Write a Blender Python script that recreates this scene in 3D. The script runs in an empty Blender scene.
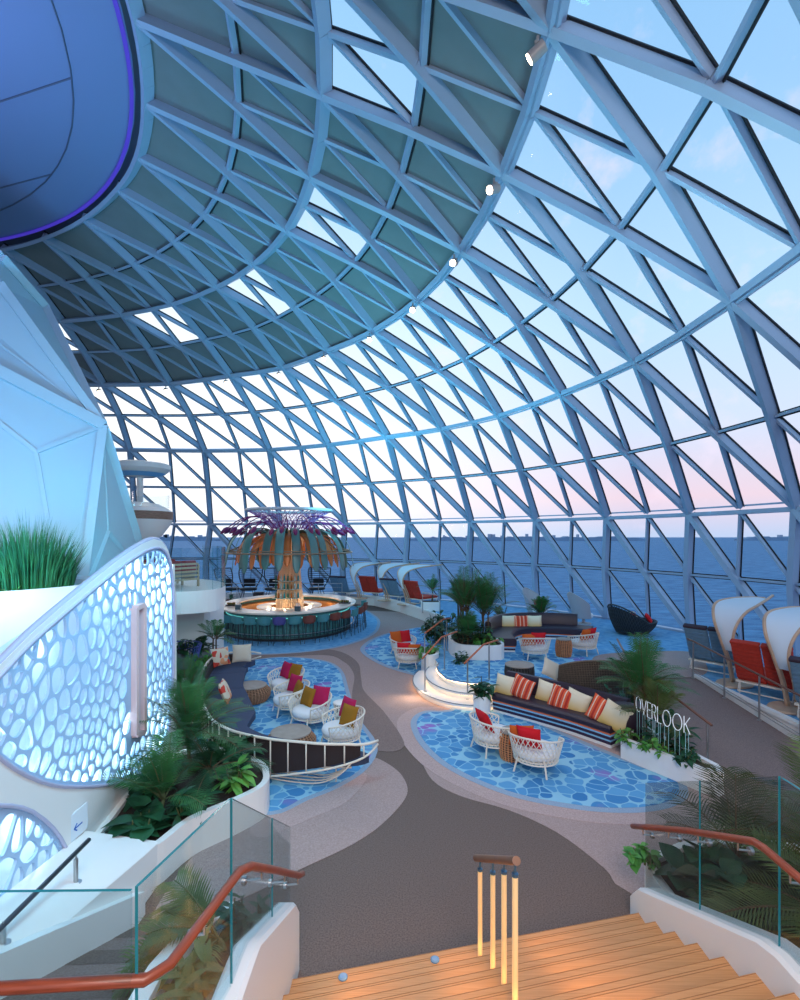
import bpy, math, random
from math import sin, cos, pi, sqrt, atan2, radians
from mathutils import Vector, Matrix
random.seed(7)
SC = bpy.context.scene
COL = SC.collection
V = Vector
F, X0, Y0, H = 500.0, 400.0, 536.74, 4.0

def P(x, y, z=0.0):                       # point of the place on the level z seen at pixel x, y
    D = F*(H-z)/(y-Y0)
    return V(((x-X0)*D/F, D, z))
def PD(x, y, D):                          # point at distance D
    return V(((x-X0)*D/F, D, H-(y-Y0)*D/F))

# ------------------------------------------------------------------ materials
def srgb(c):
    return tuple(((v/255)/12.92 if v/255 <= 0.04045 else (((v/255)+0.055)/1.055)**2.4) for v in c)
MATS = {}
def mat(name, col, rough=0.5, metal=0.0, var=0.0, scale=8.0, bump=0.0, bscale=60.0, emit=None, estr=0.0, col2=None, spec=0.5, stretch=None):
    if name in MATS: return MATS[name]
    m = bpy.data.materials.new(name); m.use_nodes = True
    nt = m.node_tree; b = nt.nodes['Principled BSDF']
    c = srgb(col)
    b.inputs['Base Color'].default_value = (*c, 1)
    b.inputs['Roughness'].default_value = rough
    b.inputs['Metallic'].default_value = metal
    b.inputs['Specular IOR Level'].default_value = spec
    tc = nt.nodes.new('ShaderNodeTexCoord')
    vec = tc.outputs['Object']
    if stretch:
        mp = nt.nodes.new('ShaderNodeMapping'); mp.inputs['Scale'].default_value = stretch
        nt.links.new(vec, mp.inputs[0]); vec = mp.outputs[0]
    if var > 0 or col2:
        n = nt.nodes.new('ShaderNodeTexNoise'); n.inputs['Scale'].default_value = scale; n.inputs['Detail'].default_value = 4
        nt.links.new(vec, n.inputs['Vector'])
        r = nt.nodes.new('ShaderNodeValToRGB')
        r.color_ramp.elements[0].position = 0.3; r.color_ramp.elements[1].position = 0.7
        if col2: ca, cb = c, srgb(col2)
        else:
            ca = tuple(v*(1-var) for v in c); cb = tuple(min(1, v*(1+var)) for v in c)
        r.color_ramp.elements[0].color = (*ca, 1); r.color_ramp.elements[1].color = (*cb, 1)
        nt.links.new(n.outputs['Fac'], r.inputs[0]); nt.links.new(r.outputs[0], b.inputs['Base Color'])
    if bump > 0:
        n = nt.nodes.new('ShaderNodeTexNoise'); n.inputs['Scale'].default_value = bscale; n.inputs['Detail'].default_value = 3
        nt.links.new(vec, n.inputs['Vector'])
        bp = nt.nodes.new('ShaderNodeBump'); bp.inputs['Strength'].default_value = bump; bp.inputs['Distance'].default_value = 0.02
        nt.links.new(n.outputs['Fac'], bp.inputs['Height']); nt.links.new(bp.outputs[0], b.inputs['Normal'])
    if emit:
        b.inputs['Emission Color'].default_value = (*srgb(emit), 1); b.inputs['Emission Strength'].default_value = estr
    MATS[name] = m
    return m

def glass_mat(name, tint, refl=1.0, rough=0.02, ior=1.45):
    m = bpy.data.materials.new(name); m.use_nodes = True
    nt = m.node_tree; nt.nodes.clear()
    o = nt.nodes.new('ShaderNodeOutputMaterial'); t = nt.nodes.new('ShaderNodeBsdfTransparent')
    t.inputs[0].default_value = (*tint, 1)
    g = nt.nodes.new('ShaderNodeBsdfGlossy'); g.inputs['Roughness'].default_value = rough
    lw = nt.nodes.new('ShaderNodeLayerWeight'); lw.inputs[0].default_value = 0.5
    pw = nt.nodes.new('ShaderNodeMath'); pw.operation = 'POWER'; pw.inputs[1].default_value = 5.0; nt.links.new(lw.outputs['Facing'], pw.inputs[0])
    fr = nt.nodes.new('ShaderNodeMath'); fr.operation = 'MULTIPLY_ADD'; fr.inputs[1].default_value = 0.95; fr.inputs[2].default_value = 0.045; nt.links.new(pw.outputs[0], fr.inputs[0])
    mu = nt.nodes.new('ShaderNodeMath'); mu.operation = 'MULTIPLY'; mu.inputs[1].default_value = refl
    mx = nt.nodes.new('ShaderNodeMixShader')
    nt.links.new(fr.outputs[0], mu.inputs[0]); nt.links.new(mu.outputs[0], mx.inputs[0])
    nt.links.new(t.outputs[0], mx.inputs[1]); nt.links.new(g.outputs[0], mx.inputs[2]); nt.links.new(mx.outputs[0], o.inputs[0])
    MATS[name] = m
    return m

# ------------------------------------------------------------------ mesh building
class MB:
    def __init__(s): s.v = []; s.f = []; s.mi = []; s.m = 0
    def add(s, vs, fs, m=None):
        b = len(s.v); s.v += [tuple(p) for p in vs]
        mm = s.m if m is None else m
        for f in fs: s.f.append(tuple(b+i for i in f)); s.mi.append(mm)
    def box(s, c, d, rz=0.0, m=None, tilt=None):
        c = V(c); hx, hy, hz = d[0]/2, d[1]/2, d[2]/2
        R = Matrix.Rotation(rz, 3, 'Z')
        if tilt: R = R @ Matrix.Rotation(tilt, 3, 'X')
        vs = [c + R @ V((sx*hx, sy*hy, sz*hz)) for sz in (-1, 1) for sx, sy in ((-1,-1),(1,-1),(1,1),(-1,1))]
        s.add(vs, [(3,2,1,0),(4,5,6,7),(0,1,5,4),(1,2,6,5),(2,3,7,6),(3,0,4,7)], m)
    def beam(s, p, q, w, d, up, off=0.0, m=None):
        """bar from p to q, w across, d along the direction up, starting at off along up"""
        p, q, up = V(p), V(q), V(up); a = (q-p).normalized(); sd = a.cross(up).normalized(); u = sd.cross(a).normalized()
        vs = []
        for e in (p, q):
            for (i, j) in ((-1,0),(1,0),(1,1),(-1,1)): vs.append(e + sd*(i*w/2) + u*(off + j*d))
        s.add(vs, [(0,1,2,3),(7,6,5,4),(0,4,5,1),(1,5,6,2),(2,6,7,3),(3,7,4,0)], m)
    def tube(s, pts, r, n=6, closed=False, m=None, flat=1.0):
        pts = [V(p) for p in pts]; N = len(pts)
        if N < 2: return
        rs = r if isinstance(r, (list, tuple)) else [r]*N
        T = []
        for i in range(N):
            a = pts[(i-1) % N] if (closed or i > 0) else pts[i]
            b = pts[(i+1) % N] if (closed or i < N-1) else pts[i]
            t = b-a; T.append(t.normalized() if t.length > 1e-9 else V((0,0,1)))
        nrm = T[0].orthogonal().normalized()
        if abs(T[0].z) < 0.9: nrm = T[0].cross(V((0,0,1))).normalized()
        vs = []
        for i in range(N):
            nrm = (nrm - T[i]*nrm.dot(T[i]))
            nrm = nrm.normalized() if nrm.length > 1e-6 else T[i].orthogonal().normalized()
            bn = T[i].cross(nrm)
            for k in range(n):
                a = 2*pi*(k+0.5)/n; vs.append(pts[i] + nrm*(cos(a)*rs[i]) + bn*(sin(a)*rs[i]*flat))
        fs = []
        for i in range(N if closed else N-1):
            j = (i+1) % N
            for k in range(n): fs.append((i*n+k, i*n+(k+1)%n, j*n+(k+1)%n, j*n+k))
        if not closed: fs.append(tuple(range(n-1,-1,-1))); fs.append(tuple((N-1)*n+k for k in range(n)))
        s.add(vs, fs, m)
    def lathe(s, prof, n=24, c=(0,0,0), m=None, sx=1.0, sy=1.0, a0=0.0, a1=2*pi, cap=True):
        c = V(c); full = abs(a1-a0-2*pi) < 1e-6; K = n if full else n+1; vs = []
        for (r, z) in prof:
            for k in range(K):
                a = a0+(a1-a0)*k/n; vs.append(c+V((r*cos(a)*sx, r*sin(a)*sy, z)))
        fs = []
        for i in range(len(prof)-1):
            for k in range(n): 
                k2 = (k+1) % K if full else k+1
                fs.append((i*K+k, i*K+k2, (i+1)*K+k2, (i+1)*K+k))
        if cap and full:
            if prof[0][0] > 1e-5: fs.append(tuple(range(K-1,-1,-1)))
            if prof[-1][0] > 1e-5: fs.append(tuple((len(prof)-1)*K+k for k in range(K)))
        s.add(vs, fs, m)
    def prism(s, out, z0, z1, m=None, mside=None):
        out = [V((p[0], p[1])) for p in out]
        A = sum(out[i].x*out[(i+1)%len(out)].y-out[(i+1)%len(out)].x*out[i].y for i in range(len(out)))
        if A < 0: out = out[::-1]
        N = len(out); z0f = z0 if callable(z0) else (lambda x, y: z0); z1f = z1 if callable(z1) else (lambda x, y: z1)
        vs = [V((p.x, p.y, z0f(p.x, p.y))) for p in out]+[V((p.x, p.y, z1f(p.x, p.y))) for p in out]
        from mathutils.geometry import tessellate_polygon
        tri = tessellate_polygon([[V((p.x, p.y, 0)) for p in out]])
        top, bot = [], []
        for t in tri:
            a, b, c = t
            cr = (out[b]-out[a]).cross(out[c]-out[a])
            if cr < 0: a, b, c = a, c, b
            top.append((a+N, b+N, c+N)); bot.append((c, b, a))
        s.add(vs, top+bot, m)
        s.add(vs, [(i, (i+1)%N, (i+1)%N+N, i+N) for i in range(N)], mside if mside is not None else m)
    def grid(s, fn, nu, nv, cu=False, cv=False, m=None):
        vs = [fn(i/nu, j/nv) for i in range(nu+(0 if cu else 1)) for j in range(nv+(0 if cv else 1))]
        W = nv+(0 if cv else 1); U = nu+(0 if cu else 1); fs = []
        for i in range(nu):
            for j in range(nv):
                a, b = i % U, (i+1) % U; c, d = j % W, (j+1) % W
                fs.append((a*W+c, b*W+c, b*W+d, a*W+d))
        s.add(vs, fs, m)
    def sweep(s, sec, path, closed=False, m=None, up=(0,0,1), capm=None):
        """section [(side, up)] carried along a level path"""
        path = [V(p) for p in path]; N = len(path); n = len(sec); up = V(up); vs = []
        for i in range(N):
            a = path[(i-1) % N] if (closed or i > 0) else path[i]; b = path[(i+1) % N] if (closed or i < N-1) else path[i]
            t = (b-a).normalized(); sd = t.cross(up).normalized()
            k = 1.0
            if closed or 0 < i < N-1:
                d1 = (path[i]-path[(i-1)%N]).normalized(); c = max(0.4, d1.dot(t)); k = 1/c
            for (x, z) in sec: vs.append(path[i]+sd*(x*k)+up*z)
        fs = []
        for i in range(N if closed else N-1):
            j = (i+1) % N
            for k in range(n): fs.append((i*n+k, i*n+(k+1)%n, j*n+(k+1)%n, j*n+k))
        s.add(vs, fs, m)
        if not closed: s.add(vs[:n]+vs[-n:], [tuple(range(n-1,-1,-1)), tuple(range(n, 2*n))], capm if capm is not None else m)
    def build(s, name, mats, parent=None, smooth=False, loc=None, fix=True, bevel=0.0):
        me = bpy.data.meshes.new(name)
        L = V(loc) if loc is not None else V((0,0,0))
        me.from_pydata([tuple(V(p)-L) for p in s.v], [], s.f)
        if not isinstance(mats, (list, tuple)): mats = [mats]
        for m in mats: me.materials.append(m)
        for i, p in enumerate(me.polygons):
            p.material_index = s.mi[i]; p.use_smooth = bool(smooth)
        if fix:
            import bmesh
            bm = bmesh.new(); bm.from_mesh(me); bmesh.ops.recalc_face_normals(bm, faces=bm.faces); bm.to_mesh(me); bm.free()
        me.update()
        o = bpy.data.objects.new(name, me); COL.objects.link(o)
        o.location = L
        if parent: o.parent = parent
        if bevel > 0:
            md = o.modifiers.new('bevel', 'BEVEL'); md.width = bevel; md.segments = 2; md.limit_method = 'ANGLE'
        if smooth == 'auto':
            for p in me.polygons: p.use_smooth = True
            try: me.set_sharp_from_angle(angle=radians(40))
            except Exception: pass
        return o

def root(name, loc, label=None, cat=None, group=None, rz=0.0, kind=None):
    o = bpy.data.objects.new(name, None); COL.objects.link(o)
    o.location = loc; o.rotation_euler = (0, 0, rz); o.empty_display_size = 0.1
    return tag(o, label, cat, group, kind)
def tag(o, label=None, cat=None, group=None, kind=None):
    if label: o['label'] = label
    if cat: o['category'] = cat
    if group: o['group'] = group
    if kind: o['kind'] = kind
    return o
def copy_tree(o, parent=None):
    c = o.copy(); COL.objects.link(c)
    if parent: c.parent = parent
    for ch in KIDS.get(o.name, None) or [k for k in COL.objects if k.parent == o]:
        copy_tree(ch, c)
    return c
KIDS = {}
def dup(o, loc, rz, label, group=None, rx=None, scale=None):
    c = copy_tree(o); c.location = loc; c.rotation_euler = (rx or 0, 0, rz)
    c['label'] = label
    if group: c['group'] = group
    if scale: c.scale = (scale,)*3
    return c
def smoothpath(pts, n=8, closed=False):
    pts = [V(p) for p in pts]; N = len(pts); out = []
    if N < 3: return pts
    rng = range(N) if closed else range(N-1)
    for i in rng:
        if closed: a, b, c, d = pts[(i-1)%N], pts[i], pts[(i+1)%N], pts[(i+2)%N]
        else:
            b, c = pts[i], pts[i+1]; a = pts[i-1] if i > 0 else b*2-c; d = pts[i+2] if i+2 < N else c*2-b
        for k in range(n):
            t = k/n
            out.append(0.5*((2*b)+(c-a)*t+(2*a-5*b+4*c-d)*t*t+(3*b-a-3*c+d)*t*t*t))
    if not closed: out.append(pts[-1])
    return out
# ------------------------------------------------------------------ common materials
M_steel = mat('painted_steel', (152,178,204), 0.42)
M_gasket = mat('black_gasket', (18,20,26), 0.6)
M_panel = mat('ceiling_panel_grey', (116,128,130), 0.75, var=0.05, scale=2)
M_white = mat('white_solid_surface', (236,236,234), 0.42)
M_glass = glass_mat('dome_glass', (0.95,0.97,0.985), 0.30, ior=1.4)
M_rail = mat('satin_metal', (176,178,180), 0.28, metal=0.9)
M_wood_rail = mat('reddish_wood_rail', (142,66,40), 0.35, var=0.25, scale=6, stretch=(1,1,14))

# ------------------------------------------------------------------ the dome
S = 0.45
CX, CY, DAZ, EL, PH = -50.4886*S, 4.0293*S, 0.1392298, 1.427557, 1.038932
RING = {'i': (30.2046,21.41356,1.22439), '0': (35.65848,18.81428,1.15127), '1': (41.27186,15.32727,1.07978),
        '2': (48.44863,10.0,0.99523), '3': (56.22919,1.68244,0.89234), '4': (57.8389,-7.8466,0.864886)}
ORDER = ['i','0','1','2','3','4']
MEAS = {
 'i': [(132.5,21,0),(142.5,104,-1),(135,157.5,-2),(115,190,-3),(81,220,-4),(41,239,-5),(0,250,-6)],
 '0': [(318,96,1),(307.5,177.5,0),(284.5,231,-1),(252,265.5,-2),(215,288,-3),(171,305,-4),(120,315.5,-5),(59,322,-6)],
 '1': [(545,30,3),(499,174,2),(458,251,1),(416,300,0),(372,331,-1),(326,351,-2),(281,368,-3),(228,376,-4),(168,384,-5),(101,385,-6)],
 '2': [(727,301,3),(632,362,2),(559,394,1),(497,416,0),(440,429,-1),(385,437,-2),(326,445,-3),(267,450,-4),(202,451,-5),(127.5,450,-6)]}
def ell(r, a, z):
    aa = a-PH; u = r*sin(aa); v = r*EL*cos(aa)
    return V((CX+u*cos(PH)+v*sin(PH), CY-u*sin(PH)+v*cos(PH), z))
OFFS = {}
for k, lst in MEAS.items():
    r, h, a0 = RING[k]; z = H+h*S
    OFFS[k] = {}
    for (x, y, i) in lst:
        OFFS[k][i] = P(x, y, z)-ell(r*S, a0+i*DAZ, z)
def off(k, i):
    d = OFFS.get(k)
    if not d: return V((0,0,0))
    lo, hi = min(d), max(d)
    if i < lo: return d[lo]*max(0, 1-(lo-i)/3)
    if i > hi: return d[hi]*max(0, 1-(i-hi)/3)
    a = math.floor(i); b = min(hi, a+1); t = i-a
    return d[a]*(1-t)+d[b]*t
def ringval(s):            # s = 0..5 along the ring order, smooth radius and height
    def g(n, j): 
        j = max(0, min(5, j)); return RING[ORDER[j]][n]
    i = min(4, int(s)); t = s-i; out = []
    for n in (0, 1, 2):
        b, c = g(n, i), g(n, i+1)
        a = g(n, i-1) if i > 0 else 2*b-c
        d = g(n, i+2) if i < 4 else 2*c-b
        if i >= 3 and n == 0: a, d = (a if i == 3 else 2*b-c), 2*c-b
        out.append(0.5*((2*b)+(c-a)*t+(2*a-5*b+4*c-d)*t*t+(3*b-a-3*c+d)*t*t*t))
    return out
def node(s, i):            # s ring coordinate (halves are the secondary rings), i = azimuth index
    r, h, a0 = ringval(s)
    k = int(s); t = s-k
    p = ell(r*S, a0+i*DAZ, H+h*S)
    o = off(ORDER[k], i)*(1-t)
    if t > 0: o = o + off(ORDER[k+1], i+0.0)*t
    return p+o
DC = V((CX, CY, 1.0))
def nrm(p):
    d = p-DC; return V((d.x/1.0, d.y/1.0, max(0.0, d.z)*1.35 if p.z > 5 else 0)).normalized()
I0, I1 = -10, 8
DEP = 0.26
def surf_beam(mb, gb, p, q, w, d, prim):
    n = nrm((p+q)/2)
    if prim: mb.beam(p, q, w, d, n, 0.0)
    else: mb.beam(p, q, w, d, n, DEP-d)
    gb.beam(p, q, w+0.07, 0.03, n, DEP-0.004)
def pane(mb, pts, o):
    vs = [p+nrm(p)*(DEP+o) for p in pts]; mb.add(vs, [tuple(range(len(vs)))])
def halves(k, i):
    """the mid points of the two thick members starting at ring k, index i"""
    A = node(k+0.5, i+0.0); B = node(k+0.5, i+0.5)
    return A, B
nwin = 0
for i in range(I0, I1):
    gl, bm_, fm, gk = MB(), MB(), MB(), MB()
    for k in (2, 3, 4):
        a, a2 = node(k, i), node(k, i+1); b, b2 = node(k+1, i), node(k+1, i+1)
        am, bm2 = node(k, i+0.5), node(k+1, i+0.5)
        mA, mB = halves(k, i); mA2 = node(k+0.5, i+1)
        for p, q in ((a, mA), (mA, b), (a, mB), (mB, b2)): surf_beam(bm_, gk, p, q, 0.12 if k < 4 else 0.17, DEP, True)
        for p, q in ((mA, mB), (mB, mA2), (am, mB), (am, mA2), (bm2, mA), (bm2, mB)): surf_beam(fm, gk, p, q, 0.065, 0.12, False)
        # panes: the eight small triangles of this bay
        for t in ((a, am, mB), (am, a2, mA2), (am, mA2, mB), (mB, mA2, b2), (a, mB, mA), (mA, mB, bm2), (mA, bm2, b), (mB, b2, bm2)):
            pane(gl, t, 0.02)
    nwin += 1
    w = gl.build('window_%d' % nwin, M_glass, fix=False); w['kind'] = 'structure'
    bm_.build('beam', M_steel, w); fm.build('frame', M_steel, w); gk.build('gasket', M_gasket, w)
# ring beams
for j, k in enumerate((1, 2, 3, 4, 5)):
    rb = MB()
    nn = [node(k, I0+0.5*q) for q in range((I1-I0)*2+1)]
    for p, q in zip(nn, nn[1:]):
        n = nrm((p+q)/2)
        rb.beam(p, q, 0.13, 0.26, n, 0.02)
        if k in (2, 3, 4): rb.beam(p-V((0,0,0.11)) if k != 4 else p+V((0,0,0.2)), q-V((0,0,0.11)) if k != 4 else q+V((0,0,0.2)), 0.05, 0.06, n, 0.15)
    o = rb.build('trim_%d' % (j+1), M_steel); o['kind'] = 'structure'
# the closed upper part of the dome, with skylights
pan, cb, cf, ck = MB(), MB(), MB(), MB()
sky = {}
for i in range(I0-1, I1+1):
    for k in (0, 1):
        a, a2 = node(k, i), node(k, i+1); b, b2 = node(k+1, i), node(k+1, i+1)
        am, bm2 = node(k, i+0.5), node(k+1, i+0.5)
        mA, mB = halves(k, i); mA2 = node(k+0.5, i+1)
        for p, q in ((a, mA), (mA, b), (a, mB), (mB, b2)): surf_beam(cb, ck, p, q, 0.12, DEP, True)
        lines = [(mA, mB), (mB, mA2), (bm2, mA), (bm2, mB)]
        if k == 1: lines += [(am, mB), (am, mA2)]
        for p, q in lines: surf_beam(cf, ck, p, q, 0.075, 0.12, False)
        tris = [(a, am, mB), (am, a2, mA2), (am, mA2, mB), (mB, mA2, b2), (a, mB, mA), (mA, mB, bm2), (mA, bm2, b), (mB, b2, bm2)]
        for q, t in enumerate(tris):
            if k == 1 and (i+1) % 2 == 0 and q < 3: sky.setdefault(i, []).append(t)
            else:
                pane(pan, t, 0.02); pane(pan, (t[0], t[2], t[1]), 0.09)
ceil = pan.build('ceiling', M_panel, fix=False); ceil['kind'] = 'structure'
cb.build('beam', M_steel, ceil); cf.build('frame', M_steel, ceil); ck.build('gasket', M_gasket, ceil)
# inner rim and the round drum over the middle
rim = MB(); nn = [node(0, I0-1+0.25*q) for q in range((I1-I0+2)*4+1)]
for p, q in zip(nn, nn[1:]): rim.beam(p-V((0,0,0.02)), q-V((0,0,0.02)), 0.10, 0.27, nrm((p+q)/2), 0)
rim.build('rim', M_steel, ceil)
for i, ts in sky.items():
    nwin += 1; g = MB()
    for t in ts: pane(g, t, 0.03)
    o = g.build('window_%d' % nwin, M_glass, fix=False); o['kind'] = 'structure'
M_disc = mat('blue_fabric_ceiling', (110,134,176), 0.8)
M_band = mat('violet_led_band', (60,50,130), 0.5, emit=(70,50,190), estr=0.5)
r_, h_, a_ = RING['i']
disc = MB(); NR, NA = 10, 90
def disc_pt(u, v):
    rr = r_*S*0.992*u; p = ell(rr, a_+v*2*pi, H+h_*S+0.16); return p
disc.grid(disc_pt, NR, NA, cv=True, m=0)
sd_, sn_ = V((0.96,-0.28,0)), V((0.28,0.96,0))
for q in range(-9, 10):
    pts = []
    for t in range(-200, 201):
        p = V((CX, CY, H+h_*S+0.15))+sn_*(q*2.05+0.6)+sd_*(t*0.1); dx, dy = p.x-CX, p.y-CY
        u = dx*cos(PH)-dy*sin(PH); v = dx*sin(PH)+dy*cos(PH)
        if (u/(r_*S))**2+(v/(r_*S*EL))**2 < 0.93**2: pts.append(p)
    if len(pts) > 2: disc.tube([pts[0], pts[-1]], 0.02, 5, m=1)
disc.tube([ell(r_*S*0.93, a_+v*2*pi/90, H+h_*S+0.15) for v in range(90)], 0.018, 5, closed=True, m=1)
dd = disc.build('ceiling.001', [M_disc, mat('seam_grey', (80,96,120), 0.6)], fix=False); dd['kind'] = 'structure'
led = MB()
ring = [ell(r_*S*0.988, a_+v*2*pi/180, H+h_*S+0.10) for v in range(180)]
led.sweep([(-0.04,0),(0.04,0),(0.04,0.04),(-0.04,0.04)], ring, closed=True)
led.build('light_cove', M_band, dd)
clr = MB(); clr.grid(lambda u, v: ell(r_*S*(0.975+0.075*u), a_+v*2*pi, H+h_*S+0.24+0.10*u), 2, 120, cv=True); clr.build('collar', mat('collar_grey', (90,100,120), 0.7), dd, fix=False)
# roof over the drum
cap = MB(); cap.grid(lambda u, v: ell(r_*S*1.04*u, a_+v*2*pi, H+h_*S+0.75+2.2*(1-u*u)), 8, 90, cv=True)
c_ = cap.build('ceiling.002', M_panel); c_['kind'] = 'structure'

# ------------------------------------------------------------------ sky, sea
w = bpy.data.worlds.new('world'); SC.world = w; w.use_nodes = True
nt = w.node_tree; nt.nodes.clear()
out = nt.nodes.new('ShaderNodeOutputWorld'); bg = nt.nodes.new('ShaderNodeBackground')
tc = nt.nodes.new('ShaderNodeTexCoord'); sep = nt.nodes.new('ShaderNodeSeparateXYZ')
nt.links.new(tc.outputs['Generated'], sep.inputs[0])
def ramp(stops):
    r = nt.nodes.new('ShaderNodeValToRGB'); e = r.color_ramp.elements
    while len(e) < len(stops): e.new(0.5)
    for q, (p, c) in enumerate(stops): e[q].position = p; e[q].color = (*srgb(c), 1)
    return r
mr = nt.nodes.new('ShaderNodeMapRange'); mr.inputs['From Min'].default_value = -0.05; mr.inputs['From Max'].default_value = 0.95
nt.links.new(sep.outputs['Z'], mr.inputs['Value'])
ra = ramp([(0.0,(140,164,200)),(0.05,(172,188,216)),(0.12,(216,194,206)),(0.24,(194,205,226)),(0.42,(174,204,230)),(0.65,(142,184,222)),(1.0,(112,168,216))])
rb_ = ramp([(0.0,(196,212,236)),(0.05,(228,234,246)),(0.12,(250,248,250)),(0.24,(250,250,252)),(0.42,(226,240,250)),(0.65,(170,208,238)),(1.0,(120,176,220))])
nt.links.new(mr.outputs[0], ra.inputs[0]); nt.links.new(mr.outputs[0], rb_.inputs[0])
# towards the left the dusk sky is paler
dotn = nt.nodes.new('ShaderNodeVectorMath'); dotn.operation = 'DOT_PRODUCT'; dotn.inputs[1].default_value = (-0.83, 0.55, 0)
nt.links.new(tc.outputs['Generated'], dotn.inputs[0])
mr2 = nt.nodes.new('ShaderNodeMapRange'); mr2.inputs['From Min'].default_value = 0.15; mr2.inputs['From Max'].default_value = 0.85
nt.links.new(dotn.outputs['Value'], mr2.inputs['Value'])
mx = nt.nodes.new('ShaderNodeMixRGB'); nt.links.new(mr2.outputs[0], mx.inputs[0]); nt.links.new(ra.outputs[0], mx.inputs[1]); nt.links.new(rb_.outputs[0], mx.inputs[2])
# thin pink clouds
nz = nt.nodes.new('ShaderNodeTexNoise'); nz.inputs['Scale'].default_value = 5.5; nz.inputs['Detail'].default_value = 8; nz.inputs['Roughness'].default_value = 0.62
mpn = nt.nodes.new('ShaderNodeMapping'); mpn.inputs['Scale'].default_value = (1.6, 1, 1.8); nt.links.new(tc.outputs['Generated'], mpn.inputs[0]); nt.links.new(mpn.outputs[0], nz.inputs['Vector'])
cr = nt.nodes.new('ShaderNodeValToRGB'); cr.color_ramp.elements[0].position = 0.56; cr.color_ramp.elements[0].color = (0,0,0,1); cr.color_ramp.elements[1].position = 0.82; cr.color_ramp.elements[1].color = (0.6,0.6,0.6,1)
nt.links.new(nz.outputs['Fac'], cr.inputs[0])
mx2 = nt.nodes.new('ShaderNodeMixRGB'); mx2.inputs[2].default_value = (*srgb((236,216,232)), 1)
nt.links.new(cr.outputs[0], mx2.inputs[0]); nt.links.new(mx.outputs[0], mx2.inputs[1])
bg.inputs['Strength'].default_value = 1.0
nt.links.new(mx2.outputs[0], bg.inputs['Color']); nt.links.new(bg.outputs[0], out.inputs[0])

def sea_mat():
    m = bpy.data.materials.new('sea_water'); m.use_nodes = True; nt = m.node_tree; b = nt.nodes['Principled BSDF']
    tc = nt.nodes.new('ShaderNodeTexCoord'); mp = nt.nodes.new('ShaderNodeMapping'); mp.inputs['Scale'].default_value = (0.03, 0.075, 1)
    nt.links.new(tc.outputs['Object'], mp.inputs[0])
    n = nt.nodes.new('ShaderNodeTexNoise'); n.inputs['Scale'].default_value = 2.0; n.inputs['Detail'].default_value = 10; n.inputs['Roughness'].default_value = 0.65
    nt.links.new(mp.outputs[0], n.inputs['Vector'])
    r = nt.nodes.new('ShaderNodeValToRGB'); r.color_ramp.elements[0].position = 0.35; r.color_ramp.elements[0].color = (*srgb((32,92,136)), 1)
    r.color_ramp.elements[1].position = 0.68; r.color_ramp.elements[1].color = (*srgb((88,150,192)), 1)
    nt.links.new(n.outputs['Fac'], r.inputs[0]); nt.links.new(r.outputs[0], b.inputs['Base Color'])
    bp = nt.nodes.new('ShaderNodeBump'); bp.inputs['Strength'].default_value = 0.8; bp.inputs['Distance'].default_value = 1.5
    nt.links.new(n.outputs['Fac'], bp.inputs['Height']); nt.links.new(bp.outputs[0], b.inputs['Normal'])
    b.inputs['Roughness'].default_value = 0.6; b.inputs['Specular IOR Level'].default_value = 0.12
    return m
sea = MB(); L = 30000
sea.add([(-L,-200,-32),(L,-200,-32),(L,L,-32),(-L,L,-32)], [(0,1,2,3)])
o = sea.build('sea', sea_mat()); tag(o, 'wide blue sea outside the glass reaching to the horizon', 'sea', kind='stuff')
# far coast
def coast(x0, x1, D, label, seed):
    rnd = random.Random(seed); mb = MB(); n = 60
    X = lambda x: (x-X0)*D/F
    pts = []
    for q in range(n+1):
        x = x0+(x1-x0)*q/n; e = min(1, q/6, (n-q)/6)
        pts.append((X(x), (10+18*rnd.random())*e+1))
    for (xa, ha), (xb, hb) in zip(pts, pts[1:]):
        d = 160
        mb.add([(xa,D,-32),(xb,D,-32),(xb,D+d,-32),(xa,D+d,-32),(xa,D+20,ha-20),(xb,D+20,hb-20),(xb,D+d-20,hb-20),(xa,D+d-20,ha-20)],
               [(0,1,5,4),(1,2,6,5),(2,3,7,6),(3,0,4,7),(4,5,6,7)])
    for q in range(14):
        x = X(x0+(x1-x0)*(0.1+0.8*rnd.random())); hh = 18+rnd.random()*26; wd = 14+rnd.random()*20
        mb.box((x, D+60, -32+hh/2+8), (wd, 30, hh+16), m=1)
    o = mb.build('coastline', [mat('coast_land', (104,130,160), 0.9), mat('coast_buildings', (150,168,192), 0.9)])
    tag(o, label, 'coast')
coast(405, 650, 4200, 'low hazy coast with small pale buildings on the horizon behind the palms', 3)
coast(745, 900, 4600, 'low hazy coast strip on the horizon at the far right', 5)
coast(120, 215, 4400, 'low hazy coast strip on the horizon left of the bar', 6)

cam = bpy.data.cameras.new('camera'); co = bpy.data.objects.new('camera', cam); COL.objects.link(co)
co.location = (0, 0, H); co.rotation_euler = (pi/2, 0, 0)
cam.sensor_fit = 'VERTICAL'; cam.sensor_height = 36; cam.lens = F*36/1000
cam.shift_y = (Y0-500)/1000.0
cam.clip_start = 0.05; cam.clip_end = 100000
SC.camera = co
SC.view_settings.view_transform = 'Standard'; SC.view_settings.look = 'None'; SC.view_settings.gamma = 1; SC.view_settings.exposure = 0.5
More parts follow.
